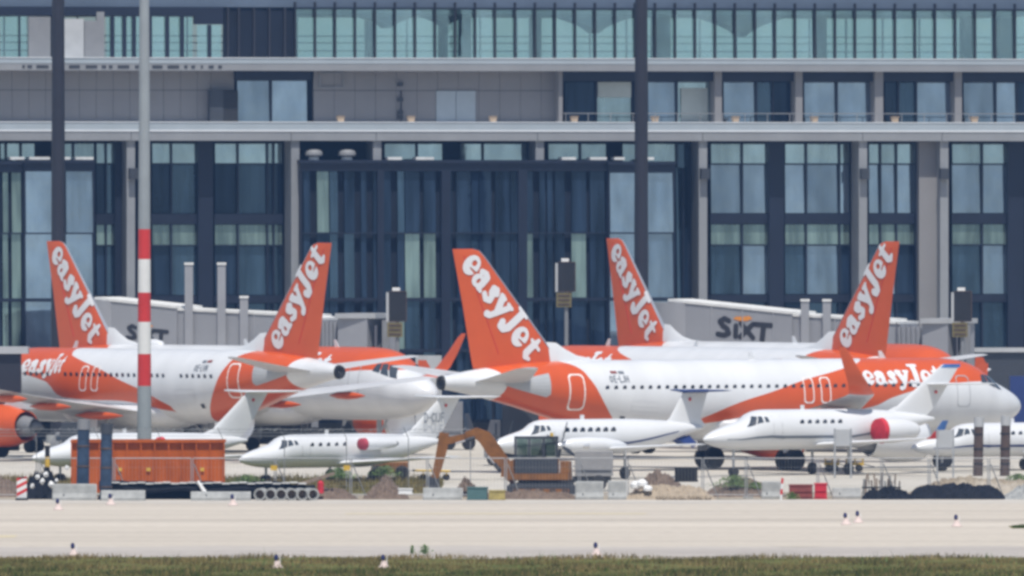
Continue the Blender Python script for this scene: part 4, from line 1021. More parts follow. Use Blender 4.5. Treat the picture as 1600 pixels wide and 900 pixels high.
for a, b_ in (((782,736),(762,712)),((742,684),(712,693))):
    MB().cyl(Vector(ep(*a,-.45)), Vector(ep((a[0]+b_[0])/2,(a[1]+b_[1])/2,-.45)), .10, .10, 12).build('hydraulic_cylinder', M['dark'], ex); MB().cyl(Vector(ep((a[0]+b_[0])/2,(a[1]+b_[1])/2,-.45)), Vector(ep(*b_,-.45)), .05, .05, 10).build('piston_rod', M['metal'], ex)
p = [ep(686,748), ep(668,744), ep(666,756), ep(674,765), ep(688,764)]
bk = MB().loft([[(x, -.65, z) for x, y, z in p],[(x, .25, z) for x, y, z in p]]).build('bucket', M['dark'], ex)
for k in range(4): MB().bar((p[2][0]-.02,-.58+k*.25,p[2][2]),(p[2][0]-.14,-.58+k*.25,p[2][2]-.12),.08).build('bucket_tooth', M['brown'], bk)

# orange container
d = 822; W_ = gx(350,d)-gx(112,d); ct = thing('skip_container', 'long orange ribbed container standing behind the concrete barriers at left', 'container', (gx(112,d), d, 0))
hz = zz(690, d)
MB().box(.05,W_-.05,.05,2.3,.18,.3).build('floor', M['skip'], ct); MB().box(.05,W_-.05,2.2,2.3,.3,hz-.06).build('back_wall', M['skip'], ct)
n = 11
for k in range(n): MB().box(k*W_/n+.03,(k+1)*W_/n-.03,.06,.12,.3,hz-.06).build('side_panel', M['skip'], ct)
for k in range(n+1): MB().box(k*W_/n-.035,k*W_/n+.035,-.09,.13,.2,hz-.04).build('rib', M['skip'], ct)
MB().box(-.06,W_+.06,-.11,.16,hz-.05,hz+.08).build('top_rail', M['skip'], ct)
MB().box(-.06,W_+.06,2.15,2.36,hz-.05,hz+.08).build('top_rail', M['skip'], ct)
for x_ in (0, W_-.06): MB().box(x_,x_+.06,.13,2.2,.3,hz-.05).build('end_wall', M['skip'], ct)
for px in (187, 232, 316): x_ = gx(px,d)-gx(112,d); MB().box(x_-.1,x_+.1,-.03,-.022,zz(736,d),zz(731,d)).build('sticker', M['yellow'], ct)

# standing steel piles
for px, yt, d, m1, m2, wd, lab in ((129,655,812,'bluesteel','mgrey',.62,'blue-black steel pile left of the container front, the left one'), (165,662,811,'bluesteel','dark',.58,'blue-black steel pile in front of the container, the right one'),
        (1528,652,880,'brown','lgrey',.52,'brown wrapped post with pale top near the right edge, the left one'), (1570,650,880,'brown','lgrey',.52,'brown wrapped post with pale top near the right edge, the right one')):
    o = thing('standing_pile', lab, 'post', (gx(px,d), d, 0), 0, 'standing piles'); z1 = zz(yt, d)
    MB().cyl((0,0,0),(.05,0,z1-.5),wd/2,wd/2*.95,16).build('shaft', M[m1], o, smooth=True)
    MB().cyl((.05,0,z1-.5),(.06,0,z1),wd/2*1.02,wd/2*1.0,16).build('collar', M[m2], o, smooth=True)
    for k in range(3): MB().lathe([(0,wd/2*1.01),(.05,wd/2*1.06),(.1,wd/2*1.01)], 16, 'z').build('strap', M['brown' if m1 == 'bluesteel' else 'black'], o, loc=(.02,0,.6+k*z1*.25))

# concrete barriers
def barrier(px0, px1, yt, d, label, white_end=False):
    wd = gx(px1,d)-gx(px0,d); h = zz(yt, d); o = thing('concrete_barrier', label, 'barrier', (gx(px0,d), d, 0), math.radians(random.uniform(-2,2)), 'concrete barriers')
    pr = [(-.34,0),(.34,0),(.34,.14),(.20,.36),(.13,h-.05),(.08,h),(-.08,h),(-.13,h-.05),(-.20,.36),(-.34,.14)]
    rg = [[(x, y*(s), z*(1 if s == 1 else .985)) for y, z in pr] for x, s in ((0,.9),(.06,1),(wd-.06,1),(wd,.9))]
    MB().loft(rg).build('block', M['concrete_b'], o)
    MB().box(wd*.25,wd*.25+.05,-.3,-.24,.15,.32).build('lifting_slot', M['dark'], o)
    if white_end: MB().box(wd+.005,wd+.03,-.2,.2,.05,h*.95).build('pale_end_plate', M['white_matt'], o)  # paler plate over the end face of the block
barrier(82, 150, 756, 811, 'taller concrete barrier with pale end at far left beside the striped sign', True)
barrier(158, 227, 766, 810, 'low concrete barrier below the left end of the orange container')
barrier(298, 392, 768, 810.5, 'long low concrete barrier below the right end of the orange container')
barrier(661, 722, 762, 812, 'concrete barrier under the excavator bucket', True)
barrier(899, 943, 752, 813, 'dark stained concrete barrier behind the excavator tracks')
barrier(950, 979, 751, 813, 'short concrete barrier right of the excavator', True)
barrier(1190, 1221, 752, 815, 'grey concrete block beside the striped stake')
barrier(1300, 1345, 762, 815, 'low concrete barrier right of the red crates')

# row of short concrete pipes
for k in range(6):
    px = 408 + k*15.5; d = 811; r = .30; o = thing('concrete_pipe', 'short concrete pipe section, %s from the left in the row left of the soil heap' % ORD[k], 'pipe', (gx(px,d), d, r), math.radians(-8+5*k), 'row of concrete pipes')
    rg = []
    for yy, rr in ((-.45,r),(.45,r),(.45,r*.72),(-.45,r*.72)): rg.append([(rr*math.cos(2*math.pi*i/20), yy, rr*math.sin(2*math.pi*i/20)) for i in range(20)])
    rg.append(rg[0]); MB().loft(rg, caps=False).build('pipe_wall', M['concrete_b'], o, smooth=True)
    MB().cyl((0,-.1,0),(0,-.05,0),r*.71,r*.71,16).build('plug', M['soil'], o)

# heaps
def heap(name, label, cat, px0, px1, yt, d, m, dep=3.0, seed=1, rough=.18, flat=1.0):
    r = random.Random(seed); x0, x1 = gx(px0,d), gx(px1,d); h = zz(yt, d); n = 64; k = 16
    ph = [r.random()*6.28 for _ in range(8)]; vs = []; fs = []
    for j in range(k+1):
        for i in range(n+1):
            u, v = -1+2*i/n, -1+2*j/k; q = max(0, 1-abs(u)**(1.2*flat)) * max(0, 1-abs(v)**1.6)
            nz = (math.sin(u*7+ph[0]+v*3)*.35+math.sin(u*17+ph[1]-v*6)*.3+math.sin(u*37+v*11+ph[2])*.25+math.sin(u*71-v*23+ph[3])*.2)
            z = h*q*(1+rough*nz) + r.uniform(-.045,.045)*(q > .05)
            vs.append(((u+1)/2*(x1-x0)-(x1-x0)/2, v*dep/2, max(z, 0) if 0 < i < n and 0 < j < k else -.02))
    for j in range(k):
        for i in range(n): fs.append((j*(n+1)+i, j*(n+1)+i+1, (j+1)*(n+1)+i+1, (j+1)*(n+1)+i))
    o = MB().add(vs, fs).build(name, m, None, smooth=False, loc=((x0+x1)/2, d, 0)); tag(o, label, cat); return o
heap('soil_heap', 'pointed dark soil heap left of the excavator bucket', 'soil heap', 566, 640, 743, 816, M['soil'], 4, 3, .12)
heap('soil_heap', 'low flat soil heap right of the row of concrete pipes', 'soil heap', 466, 560, 762, 815, M['soil'], 4, 5, .2, 1.8)
heap('soil_heap', 'brown soil mound with green weeds on it', 'soil heap', 1095, 1230, 748, 822, M['soil'], 6, 8, .2, 1.6)
heap('soil_heap', 'small brown rubble heap behind the black crate', 'soil heap', 985, 1075, 736, 826, M['soil'], 4, 9, .2, 1.4)
heap('sand_heap', 'long low sand heap right of the concrete barriers', 'sand heap', 975, 1120, 759, 813.5, M['sand'], 2.0, 10, .25, 2.6)
heap('soil_heap', 'long low bank of brown earth behind the black sheeting at right', 'soil heap', 1415, 1640, 748, 823, M['dirt'], 5, 11, .25, 3)
heap('gravel_heap', 'grey gravel heap at the right edge', 'gravel heap', 1566, 1660, 757, 815, M['concrete_b'], 4, 12, .2, 2)
heap('black_sheeting', 'crumpled black plastic sheeting lying in front of the earth bank at right', 'sheeting', 1418, 1572, 757, 814, M['tarp'], 1.6, 13, .22, 5)
heap('black_sheeting', 'black plastic sheeting beside the bundle of stakes', 'sheeting', 1345, 1428, 764, 813.5, M['tarp'], 1.4, 14, .5, 3)
heap('rag_heap', 'black heap of plastic with white scraps beside the striped sign', 'rubbish heap', 34, 100, 738, 815, M['tarp'], 1.8, 15, .35, 2)
heap('soil_heap', 'brown earth strip behind the striped sign at far left', 'soil heap', -40, 45, 748, 821, M['soil'], 3, 16, .2, 2)
heap('rubble_heap', 'small dark rubble heap behind the green box', 'rubble heap', 706, 752, 746, 822, M['soil'], 1.6, 17, .3, 1)
heap('rubble_heap', 'dark rubble around the excavator tracks', 'rubble heap', 745, 905, 768, 814, M['soil'], 1.5, 18, .4, 4)
for i, (px, py, s) in enumerate(((58,745,.16),(71,741,.18),(66,752,.17),(50,760,.15),(80,757,.2),(88,751,.12),(104,731,.14))):
    rr = random.Random(i); p = at(px, py, 813.6); b = MB()
    b.lathe([(-s*.5,.02),(-s*.3,s*.8),(.1*s,s),(s*.5,s*.6),(s*.6,.02)], 8, c=(0,0,0))
    b.v = [(x*rr.uniform(.8,1.5), y*rr.uniform(.6,1), z*rr.uniform(.6,1.1)) for x, y, z in b.v]
    o = b.build('plastic_scrap', M['white_matt'], None, loc=p); tag(o, 'white plastic scrap in the black heap, %s' % ('upper left','top','centre','lower left','lower right','right','highest and furthest right')[i], 'scrap', 'white scraps in the black heap')
heap('black_sheeting', 'long dark sheeting lying along the foot of the orange container', 'sheeting', 150, 488, 760, 814.4, M['tarp'], 1.5, 21, .18, 7)
# dark bundle of hoses and sheeting under the container
d = 813.5; o = thing('hose_bundle', 'long dark bundle of hoses lying along the foot of the orange container', 'hoses', (gx(155,d), d, 0))
for k in range(5):
    b = MB(); N = 30; pr = None; rr = random.Random(40+k); Ln = gx(492,d)-gx(155,d)
    for i in range(N+1):
        x_ = Ln*i/N; p = Vector((x_, -.25+.14*k+.05*math.sin(i*.9+k), .50+.11*(k % 3)+.05*math.sin(i*.7+k*2)+(.1 if i < 4 else 0)-(.12 if i > N-4 else 0)))
        if pr: b.cyl(pr, p, .13, .13, 8)
        pr = p
    b.build('hose', M['tarp'], o)
b = MB(); N = 24
for i in range(N):
    b.box(.2+i*.41,.58+i*.41,-.42,.42,.78+.03*math.sin(i*2.1),.83+.03*math.sin(i*2.1))
b.build('highlight_slabs', M['roofw'], o)  # pale slabs stand in for the highlight along the bundle's top
d = 813; MBp = MB().cyl((0,0,0),(.55,-.2,-.85),.07,.12,10); o = MBp.build('pale_pipe', M['white_matt'], None, loc=at(309,752,d)); tag(o, 'pale slanting pipe leaning against the low barrier below the container', 'pipe')
o = MB().loft([[(0,-.15,0),(0,.15,0),(0,.15,.22),(0,-.15,.22)],[(2.2,-.15,.75),(2.2,.15,.75),(2.2,.15,.9),(2.2,-.15,.9)]]).build('dark_plank', M['wood'], None, loc=at(452,766,814)); tag(o, 'dark plank slanting up beside the red canister', 'plank')

# striped sign, canister, boxes, crates
d = 811; o = thing('warning_sign', 'upright red and white striped warning board at far left', 'sign', (gx(34,d), d, 0)); h = zz(748, d)
MB().box(-.24,.24,0,.05,.12,h).build('board', M['white_matt'], o); MB().box(-.3,.3,-.25,.25,0,.12).build('foot', M['black'], o)
for k in range(3):
    z0 = .2+k*.36; MB().add([(-.24,-.006,z0),(-.24,-.006,z0+.17),(.24,-.006,z0+.42 if z0+.42 < h else h),(.24,-.006,z0+.25)],[(0,1,2,3)]).build('stripe', M['red'], o)
d = 812; o = thing('striped_stake', 'thin red and white stake beside the grey block', 'stake', (gx(1225,d), d, 0)); h = zz(747, d)
for k in range(4): MB().cyl((.02*k-.15,0,h*k/4),(.02*k-.13,0,h*(k+1)/4),.06,.06,10).build('band', M['red' if k % 2 else 'white_matt'], o)
d = 813; o = thing('red_canister', 'red canister standing on the low soil heap', 'canister', (gx(501,d), d, zz(771,d))); h = zz(751,d)-zz(771,d)
MB().lathe([(0,.12),(.03,.15),(h-.1,.15),(h-.04,.08),(h,.06)], 14, 'z').build('can', M['redcover'], o, smooth=True); MB().cyl((0,0,h),(0,0,h+.05),.05,.05,10).build('cap', M['black'], o)
def crate(name, label, cat, px0, px1, yt, yb, d, m, dep=.8, slats=0, group=None):
    z0 = max(zz(yb,d), 0); z1 = zz(yt,d); wd = gx(px1,d)-gx(px0,d); o = thing(name, label, cat, (gx(px0,d), d, z0), math.radians(random.uniform(-3,3)), group); h = z1-z0
    MB().box(.03,wd-.03,.03,dep-.03,.05,h-.06).build('body', m, o)
    MB().box(0,wd,0,dep,h-.06,h).build('lid', m, o); MB().box(0,wd,0,dep,0,.05).build('base', m, o)
    for k in range(slats): MB().box(.05,wd-.05,-.015,.028,.08+k*(h-.16)/slats,.08+(k+.7)*(h-.16)/slats).build('slat', m, o)
    return o
crate('green_box', 'teal green box between the barrier and the excavator', 'box', 729, 762, 761, 781, 811, M['green'])
crate('yellow_box', 'low dull yellow box in front of the excavator', 'box', 763, 790, 766, 781, 811, M['dull_yellow'])
crate('black_crate', 'black slatted crate on the rubble right of the middle', 'crate', 1053, 1090, 730, 753, 820, M['black'], .9, 5)
crate('red_crate', 'long dull red crate beside the striped stake', 'crate', 1232, 1270, 757, 780, 814, M['dull_red'], .8, 2)
crate('red_crate', 'brighter red crate, right one of the two', 'crate', 1272, 1293, 755, 780, 814, M['redcover'], .8, 2)
crate('white_sheet_pack', 'white packet lying beside the soil heap', 'packet', 622, 645, 763, 772, 813, M['white_matt'], .5)
for i, (px, py, s) in enumerate(((994,759,.28),(1003,756,.26),(1012,764,.22))):
    b = MB().lathe([(0,.05),(.05,s),(s*.8,s*1.05),(s*1.3,s*.6),(s*1.4,.05)], 10, 'z'); o = b.build('sand_bag', M['white_matt'], None, smooth=True, loc=(gx(px,814), 813.2-.2*i, max(zz(py,814)-s*.5,0))); tag(o, 'white bulk bag right of the short barrier, %s one' % ('left','middle','right')[i], 'bag', 'white bulk bags')
for i in range(9):
    px = 1030+i*9.5; rr = random.Random(i); o = MB().lathe([(-.2,.02),(-.12,.14),(.12,.15),(.2,.02)], 8).build('rubble_stone', M['sand'], None, loc=(gx(px,812.3), 812.2+rr.uniform(-.3,.3), .1)); o.rotation_euler = (rr.random(), rr.random(), rr.random()*3)
    tag(o, 'pale rubble stone before the sand heap, %s from the left' % ORD[i], 'stone', 'stones along the sand heap')
# bundle of stakes
d = 816; o = thing('stake_bundle', 'upright bundle of weathered stakes and boards right of the red crates', 'stakes', (gx(1348,d), d, 0))
rr = random.Random(5)
for k in range(20):
    x_ = k*.092+rr.uniform(-.02,.02); h = zz(738+rr.uniform(0,14), d); ln = rr.uniform(-.12,.12)
    MB().bar((x_, rr.uniform(-.2,.2), 0), (x_+ln, rr.uniform(-.1,.1), h), rr.uniform(.05,.11), .06).build('stake', M['wood'] if k % 3 else M['concrete_b'], o)
MB().box(-.05,1.85,-.26,-.21,.5,.58).build('binding', M['black'], o)
# boards on two posts
for px, yt, yb, lab in ((1317,671,697,'pale grey board on two posts in front of the business jet cabin'), (1477,672,700,'pale grey board on two posts right of the business jet winglet')):
    d = 874; o = thing('board_sign', lab, 'board', (gx(px,d), d, 0), 0, 'boards on posts'); z0, z1 = zz(yb,d), zz(yt,d)
    MB().box(-.36,.36,0,.06,z0,z1).build('board', M['lgrey'], o)
    for s in (-1, 1): MB().cyl((s*.42,.03,0),(s*.42,.03,z1+.05),.05,.05,10).build('post', M['galv'], o)

# ------------------------------------------------------------------ vehicles and ground equipment
def wheel_set(o, xs, y, r, m=None):
    for x_ in xs:
        for yy in (0, y):
            wl = MB().lathe([(-.1,r*.5),(-.1,r*.92),(-.06,r),(.06,r),(.1,r*.92),(.1,r*.5)], 16).build('wheel', M['tyre'], o, smooth=True, loc=(x_, yy, r)); wl.rotation_euler = (0,0,math.pi/2)
            MB().lathe([(-.09,.02),(-.09,r*.52),(.09,r*.52),(.09,.02)], 12).build('rim', M['lgrey'], wl)
def box_truck(label, px0, px1, yt, d, body, cabm, cab_left=True, hc=.75):
    wd = gx(px1,d)-gx(px0,d); h = zz(yt,d); o = thing('truck', label, 'truck', (gx(px0,d), d, 0)); cl = min(1.5, wd*.3)
    x0, x1 = (cl+.1, wd) if cab_left else (0, wd-cl-.1); c0, c1 = (0, cl) if cab_left else (wd-cl, wd)
    MB().box(x0,x1,-.05,2.1,.75,h).build('cargo_box', body, o); MB().box(.1,wd-.1,.2,1.9,.42,.72).build('chassis', M['dark'], o)
    f = -1 if cab_left else 1; xa, xb = (c0, c1) if cab_left else (c1, c0)
    MB().loft([[(xa,0,.45),(xa,2.0,.45),(xb,2.0,.45),(xb,0,.45)],[(xa,0,1.1),(xa,2.0,1.1),(xb,2.0,1.1),(xb,0,1.1)],[(xa-f*.35,.1,h*hc),(xa-f*.35,1.9,h*hc),(xb,1.9,h*hc),(xb,.1,h*hc)]]).build('cab', cabm, o)
    xm = xa-f*.62; MB().box(min(xm,xb-(-f)*.2),max(xm,xb-(-f)*.2),-.01 if True else 0,.06,1.2,h*hc-.15).build('side_window', M['porthole'], o)
    MB().box(x0+.1,x1-.1,-.075,-.055,.95,1.05).build('side_rail', M['dark'], o)
    wheel_set(o, (cl*.6 if cab_left else wd-cl*.6, wd*.75 if cab_left else wd*.25), 1.95, .4)
    return o
box_truck('pale grey box truck with white cab behind the excavator', 868, 958, 706, 836, M['boxgrey'], M['lgrey'])
box_truck('dark truck under the tail of the nearest airliner, left one', 688, 742, 628, 968, M['mgrey'], M['dark'], False)
box_truck('dark truck under the tail of the nearest airliner, right one', 756, 842, 634, 913, M['dark'], M['mgrey'])
box_truck('dark blue truck at the right edge beyond the nose of the nearest airliner', 1548, 1640, 588, 985, M['navy'], M['dark'])
box_truck('pale truck far back between the left jet bridge and the middle fin', 628, 690, 556, 1003, M['lgrey'], M['white_matt'])
box_truck('dark truck below the airliner tail behind the two left business jets', 378, 470, 648, 962, M['dark'], M['mgrey'])
box_truck('dark equipment truck at far left below the airliner wing', 78, 128, 660, 925, M['dark'], M['mgrey'])
o = box_truck('dark service truck with pale roof at the left edge behind the airliner wing', -90, 32, 549, 938, M['mast'], M['dark'])
MB().box(-.2, gx(44,938)-gx(-90,938), -.3, 2.3, zz(553,938)+.01, zz(542,938)).build('roof_deck', M['lgrey'], o)
def cart(label, px0, px1, yt, d, m):
    wd = gx(px1,d)-gx(px0,d); h = zz(yt,d); o = thing('ground_cart', label, 'cart', (gx(px0,d), d, 0), 0, 'yellow ground carts')
    MB().box(0,wd,0,1.2,.35,.48).build('deck', m, o)
    for x_ in (.04, wd*.5, wd-.08):
        for yy in (.02,1.12): MB().box(x_,x_+.06,yy,yy+.06,.49,h-.06).build('upright', m, o)
    MB().box(-.02,wd+.02,-.02,1.22,h-.05,h).build('top', m, o); MB().box(.1,wd*.45,.1,1.1,.49,h-.15).build('load', M['mgrey'], o)
    MB().bar((wd,.6,.4),(wd+.6,.6,.25),.05).build('drawbar', M['dark'], o); wheel_set(o, (.25, wd-.25), 1.1, .2)
cart('yellow ground cart under the business jet wing, left one', 1288, 1312, 716, 893, M['yellow']); cart('yellow ground cart under the business jet wing, right one', 1321, 1350, 716, 893, M['yellow'])
# tow tractor behind the grass
d = 868; o = thing('tow_tractor', 'low orange tow tractor with dark wheels right of the T-tail jet', 'tractor', (gx(578,d), d, 0))
MB().loft([[(0,0,.35),(2.0,0,.35),(2.0,1.5,.35),(0,1.5,.35)],[(.1,0,.9),(2.0,0,.9),(2.0,1.5,.9),(.1,1.5,.9)],[(.4,.1,1.05),(1.9,.1,1.05),(1.9,1.4,1.05),(.4,1.4,1.05)]]).build('body', M['exc'], o)
MB().box(.9,1.5,.3,1.2,1.06,1.3).build('seat', M['black'], o); MB().box(.35,.42,.2,1.3,1.06,1.4).build('dash', M['yellow'], o); wheel_set(o, (.4, 1.65), 1.5, .38)
# stair truck-like yellow frame
d = 866; o = thing('tow_bar', 'yellow tow bar lying on the apron left of the excavator arm', 'tow bar', (gx(646,d), d, .35))
MB().cyl((0,0,.18),(1.9,.2,.14),.05,.05,10).build('bar', M['yellow'], o); MB().cyl((0,-.2,.18),(0,.2,.18),.06,.06,10).build('coupling', M['dark'], o)
for k in (.5, 1.7): 
    wl = MB().lathe([(-.05,.08),(-.05,.18),(.05,.18),(.05,.08)], 14).build('wheel', M['tyre'], o, loc=(k,.3,-.17)); wl.rotation_euler = (0,0,math.pi/2)
MB().bar((.5,.2,.16),(.5,.3,-.17),.05).build('axle', M['yellow'], o); MB().bar((1.7,.2,.14),(1.7,.3,-.17),.05).build('axle', M['yellow'], o)
# bollard
d = 820; o = thing('bollard', 'black and yellow bollard at far left in front of the jet nose', 'bollard', (gx(74,d), d, 0)); h = zz(698,d)
for k, m in enumerate(('black','yellow','black','yellow','black')): MB().cyl((0,0,h*k/5),(0,0,h*(k+1)/5),.12,.12,14).build('band', M[m], o, smooth=True)
MB().cyl((0,0,h),(0,0,h+.06),.15,.1,14).build('cap', M['black'], o)

# ------------------------------------------------------------------ fences
W0 = -60; k = 0
proto = None
def fence_panel(px0, px1, d, label):
    wd = gx(px1,d)-gx(px0,d); h = zz(716, d); o = thing('site_fence', label, 'fence', (gx(px0,d), d, 0), 0, 'mesh fence panels along the taxiway')
    fr = MB()
    fr.cyl((0.05,0,.1),(0.05,0,h),.026,.026,8).cyl((wd-.05,0,.1),(wd-.05,0,h),.026,.026,8).cyl((.05,0,h),(wd-.05,0,h),.024,.024,8).cyl((.05,0,.2),(wd-.05,0,.2),.02,.02,8)
    fr.build('tube_frame', M['galv'], o)
    b = MB(); n = 22
    for i in range(1, n): b.bar((.05+(wd-.1)*i/n,0,.2),(.05+(wd-.1)*i/n,0,h),.007)
    for j in (1, 3): b.bar((.05,0,.2+(h-.2)*j/4),(wd-.05,0,.2+(h-.2)*j/4),.006)
    tag(b.build('wire_mesh', M['galv'], o), kind='stuff')
    MB().bar((.1,.0,h*.85),(.75,.75,.05),.04).build('brace', M['galv'], o)
    MB().box(-.15,.35,-.2,.2,0,.12).build('foot_block', M['concrete_b'], o)
pxs = [-52, 62, 178, 300, 430, 548, 668, 790, 905, 980, 1098, 1166, 1278, 1378, 1452, 1545, 1640]
NB = ['left of the striped sign','by the black heap','at the left end of the orange container','at the right end of the orange container','by the concrete pipes','before the soil heaps','below the excavator arm','before the excavator','beside the short barrier','before the black crate','before the brown weedy mound','beside the striped stake','before the bundle of stakes','left of the black sheeting','before the black sheeting','at the right edge']
for i in range(len(pxs)-1): fence_panel(pxs[i], pxs[i+1], 815.2 + .15*(i % 2), 'thin grey mesh fence panel ' + NB[i])
for i, px in enumerate((107, 142)):
    p = at(px+322, 731, 814.9); 
for i, px in enumerate((428, 542)):
    p = at(px, 731, 815.0); o = MB().box(-.16,.16,0,.03,-.12,.12).build('fence_sign', M['yellow'], None, loc=p); tag(o, 'small yellow sign on the fence, %s one' % ('left' if i == 0 else 'right'), 'sign', 'yellow fence signs')
# taller wire fence behind
d = 838; o = thing('wire_fence', 'tall wire fence with slim posts and barbed wire in front of the left aircraft', 'fence', (gx(-40,d), d, 0)); Ln = gx(735,d)-gx(-40,d)
for k in range(9):
    x_ = Ln*k/8; MB().bar((x_,0,0),(x_,0,2.6),.045).build('post', M['mgrey'], o); MB().bar((x_,0,2.6),(x_-.25,0,3.15),.035).build('post_arm', M['mgrey'], o)
for j in range(3): MB().bar((0,.0-.0*j,2.72+.16*j),(Ln,.0,2.72+.16*j),.02).build('barbed_wire', M['galv'], o)
b = MB(); rr = random.Random(9)
for i in range(160):
    x_ = rr.uniform(0,Ln); z_ = 3.04+rr.uniform(-.05,.05); b.bar((x_-.05,0,z_-.05),(x_+.05,0,z_+.05),.018)
tag(b.build('barbs', M['galv'], o), kind='stuff')

# ------------------------------------------------------------------ taxiway edge lights
LG = [(91,797,'left of all, by the concrete barrier'),(173,789,'beside the low barrier at left'),(364,790,'below the right end of the long barrier'),(115,869,'nearest the grass at far left'),(433,888,'small one in the grass left of the middle'),(600,888,'in the grass near the middle, largest'),(932,868,'at the grass edge right of the middle'),(1322,820,'left one of the close pair at right'),(1341,817,'right one of the close pair at right'),(1495,823,'alone near the right edge')]
for px, py, lab in LG:
    dd = HC*F/(py-YH); o = thing('edge_light', 'blue taxiway edge light with pale base, ' + lab, 'edge light', (gx(px,dd), dd, .01), 0, 'taxiway edge lights')
    MB().lathe([(0,.24),(.03,.24),(.12,.15),(.28,.10),(.29,.02)], 16, 'z').build('base_cone', M['pink'], o, smooth=True)
    MB().cyl((-.04,0,.26),(-.04,0,.33),.05,.05,10).build('stem', M['dark'], o)
    MB().lathe([(.32,.05),(.34,.085),(.44,.085),(.51,.06),(.54,.01)], 14, 'z').build('lens', M['lamp_blue'], o, smooth=True).location = (-.04,0,0)
    MB().box(.1,.13,-.01,.01,.1,.45).build('tag_plate', M['white_matt'], o)

# ------------------------------------------------------------------ plants
def blades(name, n, xr, yr, hr, wr, m, seed, dens=None, z0=0.0):
    g = np.random.RandomState(seed); x = g.uniform(xr[0], xr[1], n); y = g.uniform(yr[0], yr[1], n)
    if dens is not None:
        keep = g.rand(n) < dens(x, y); x, y = x[keep], y[keep]; n = len(x)
    h = g.uniform(hr[0], hr[1], n)*(.55+.45*np.sin(x*.9+np.sin(y*.3)*2)); h = np.abs(h)+.03; a = g.uniform(0, 6.28, n); lx = g.normal(0, .35, n)*h; ly = g.normal(0, .35, n)*h; ww = g.uniform(wr[0], wr[1], n)
    V = np.zeros((n*3, 3)); V[0::3] = np.stack([x-ww*np.cos(a), y-ww*np.sin(a), np.full(n, z0)], 1); V[1::3] = np.stack([x+ww*np.cos(a), y+ww*np.sin(a), np.full(n, z0)], 1); V[2::3] = np.stack([x+lx, y+ly, z0+h], 1)
    me = bpy.data.meshes.new(name); me.vertices.add(n*3); me.vertices.foreach_set('co', V.ravel()); me.loops.add(n*3); me.loops.foreach_set('vertex_index', np.arange(n*3)); me.polygons.add(n); me.polygons.foreach_set('loop_start', np.arange(0, n*3, 3)); me.polygons.foreach_set('loop_total', np.full(n, 3)); me.update(); me.validate()
    o = bpy.data.objects.new(name, me); COL.objects.link(o); me.materials.append(m); return o
M['grass'] = mat('grass_blades', (.13,.14,.03), .9, var=.4, scale=.18, col2=(.32,.23,.10), spec=.05)
M['grassg'] = mat('grass_green', (.06,.09,.016), .9, var=.4, scale=.5, spec=.08)
tag(blades('grass', 60000, (-24,24), (640,686), (.05,.26), (.012,.03), M['grass'], 1), 'rough grass along the near edge of the taxiway', 'grass', kind='stuff')
tag(blades('grass', 26000, (-24,24), (625,662), (.10,.30), (.012,.03), M['grassg'], 2), 'greener grass at the bottom of the picture', 'grass', kind='stuff')
tag(blades('grass', 26000, (gx(-60,840), gx(690,840)), (830,872), (.08,.42), (.015,.04), M['grass'], 3), 'unmown grass on the verge in front of the left business jets', 'grass', kind='stuff')
tag(blades('tall_grass', 900, (-24,24), (664,685), (.25,.55), (.012,.025), M['leaf'], 11, dens=lambda x, y: (np.sin(x*1.3+1)+np.sin(x*.47)) > .6), 'taller green tufts at the taxiway edge', 'grass', kind='stuff')
tag(blades('grass', 1500, (gx(1584,745), gx(1660,745)), (744.5,748.5), (.05,.25), (.015,.03), M['grassg'], 4), 'small grass patch on the taxiway at right', 'grass', kind='stuff')
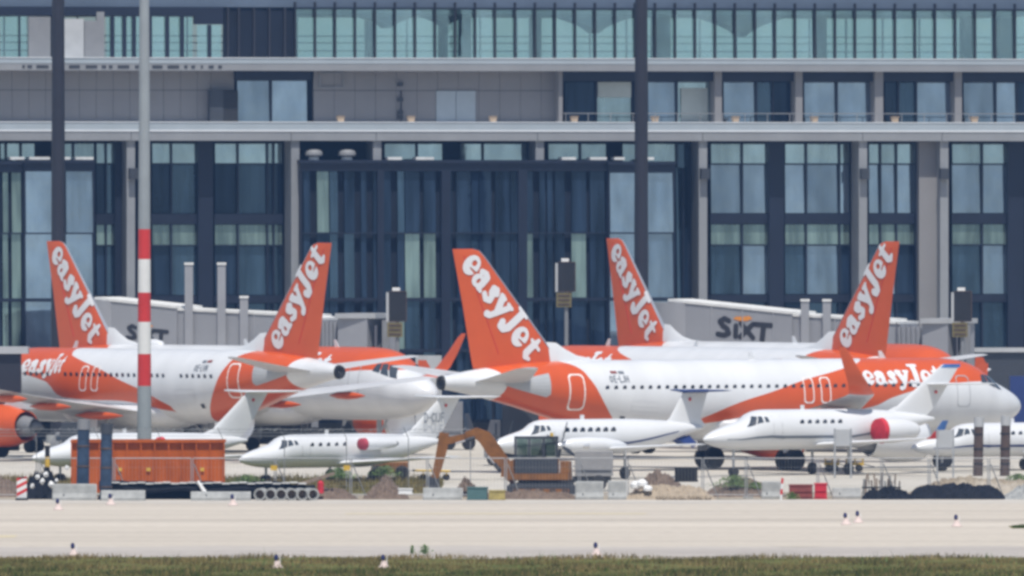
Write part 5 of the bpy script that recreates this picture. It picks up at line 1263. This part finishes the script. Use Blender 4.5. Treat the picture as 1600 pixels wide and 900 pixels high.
def bush(label, px, py, d, rx, h, n, seed, cat='weeds'):
    g = np.random.RandomState(seed); z0 = max(zz(py,d), 0); o = thing('weed_clump', label, cat, (gx(px,d), d, z0)); b = MB(); s = MB()
    for i in range(n):
        a = g.uniform(0,6.28); r = abs(g.normal(0,.5))*rx; z = g.uniform(.1,1)*h*(1-min(r/rx,1)**2*.6); p = Vector((r*math.cos(a), r*math.sin(a)*.7, z)); q = Vector((g.normal(0,1), g.normal(0,1), g.uniform(-.2,1))).normalized()*g.uniform(.05,.13); t = q.cross(Vector((g.normal(),g.normal(),g.normal()))).normalized()*g.uniform(.015,.04)
        b.add([p-q*.5, p+t, p+q*.5, p-t], [(0,1,2,3)])
    for i in range(14):
        a = g.uniform(0,6.28); r = g.uniform(.1,.8)*rx; s.bar((r*.3*math.cos(a), r*.2*math.sin(a), 0), (r*math.cos(a), r*.6*math.sin(a), h*g.uniform(.5,.95)), .012)
    tag(b.build('leaves', M['leaf'], o), kind='stuff'); tag(s.build('stems', M['leaf'], o), kind='stuff')
bush('green weeds growing on the brown mound right of the middle', 1148, 762, 820, 1.0, .62, 1500, 1); bush('small green weed clump on the brown mound, right side', 1180, 764, 820, .5, .35, 500, 2)
bush('tuft of weeds in the concrete joint near the middle, left one', 644, 866, 690, .12, .38, 90, 3); bush('tuft of weeds in the concrete joint near the middle, right one', 664, 866, 690, .28, .40, 140, 4)
bush('green shrub on the grass verge behind the red canister', 530, 748, 846, .9, .55, 1200, 5); bush('green shrub on the grass verge behind the pointed soil heap', 602, 744, 846, .7, .55, 900, 6)
bush('green weeds at the right edge behind the gravel', 1590, 756, 826, .8, .5, 800, 7); bush('small green weeds beside the long red crate', 1238, 780, 812.5, .4, .35, 300, 8)
bush('green weeds left of the orange container foot', 385, 757, 838, 1.0, .5, 900, 9)

# ------------------------------------------------------------------ air
hz_ = MB().box(-4500,4500,-4500,5500,-1.0,44.0).build('haze', None); tag(hz_, 'thin summer haze over the airfield', kind='stuff')
m = bpy.data.materials.new('haze_air'); m.use_nodes = True; n = m.node_tree.nodes; n.remove(n['Principled BSDF'])
pv = n.new('ShaderNodeVolumePrincipled'); pv.inputs['Color'].default_value = (.28,.53,1.0,1); pv.inputs['Density'].default_value = .000115; pv.inputs['Anisotropy'].default_value = .2
m.node_tree.links.new(pv.outputs[0], n['Material Output'].inputs['Volume']); hz_.data.materials.append(m)
hz_.visible_shadow = True
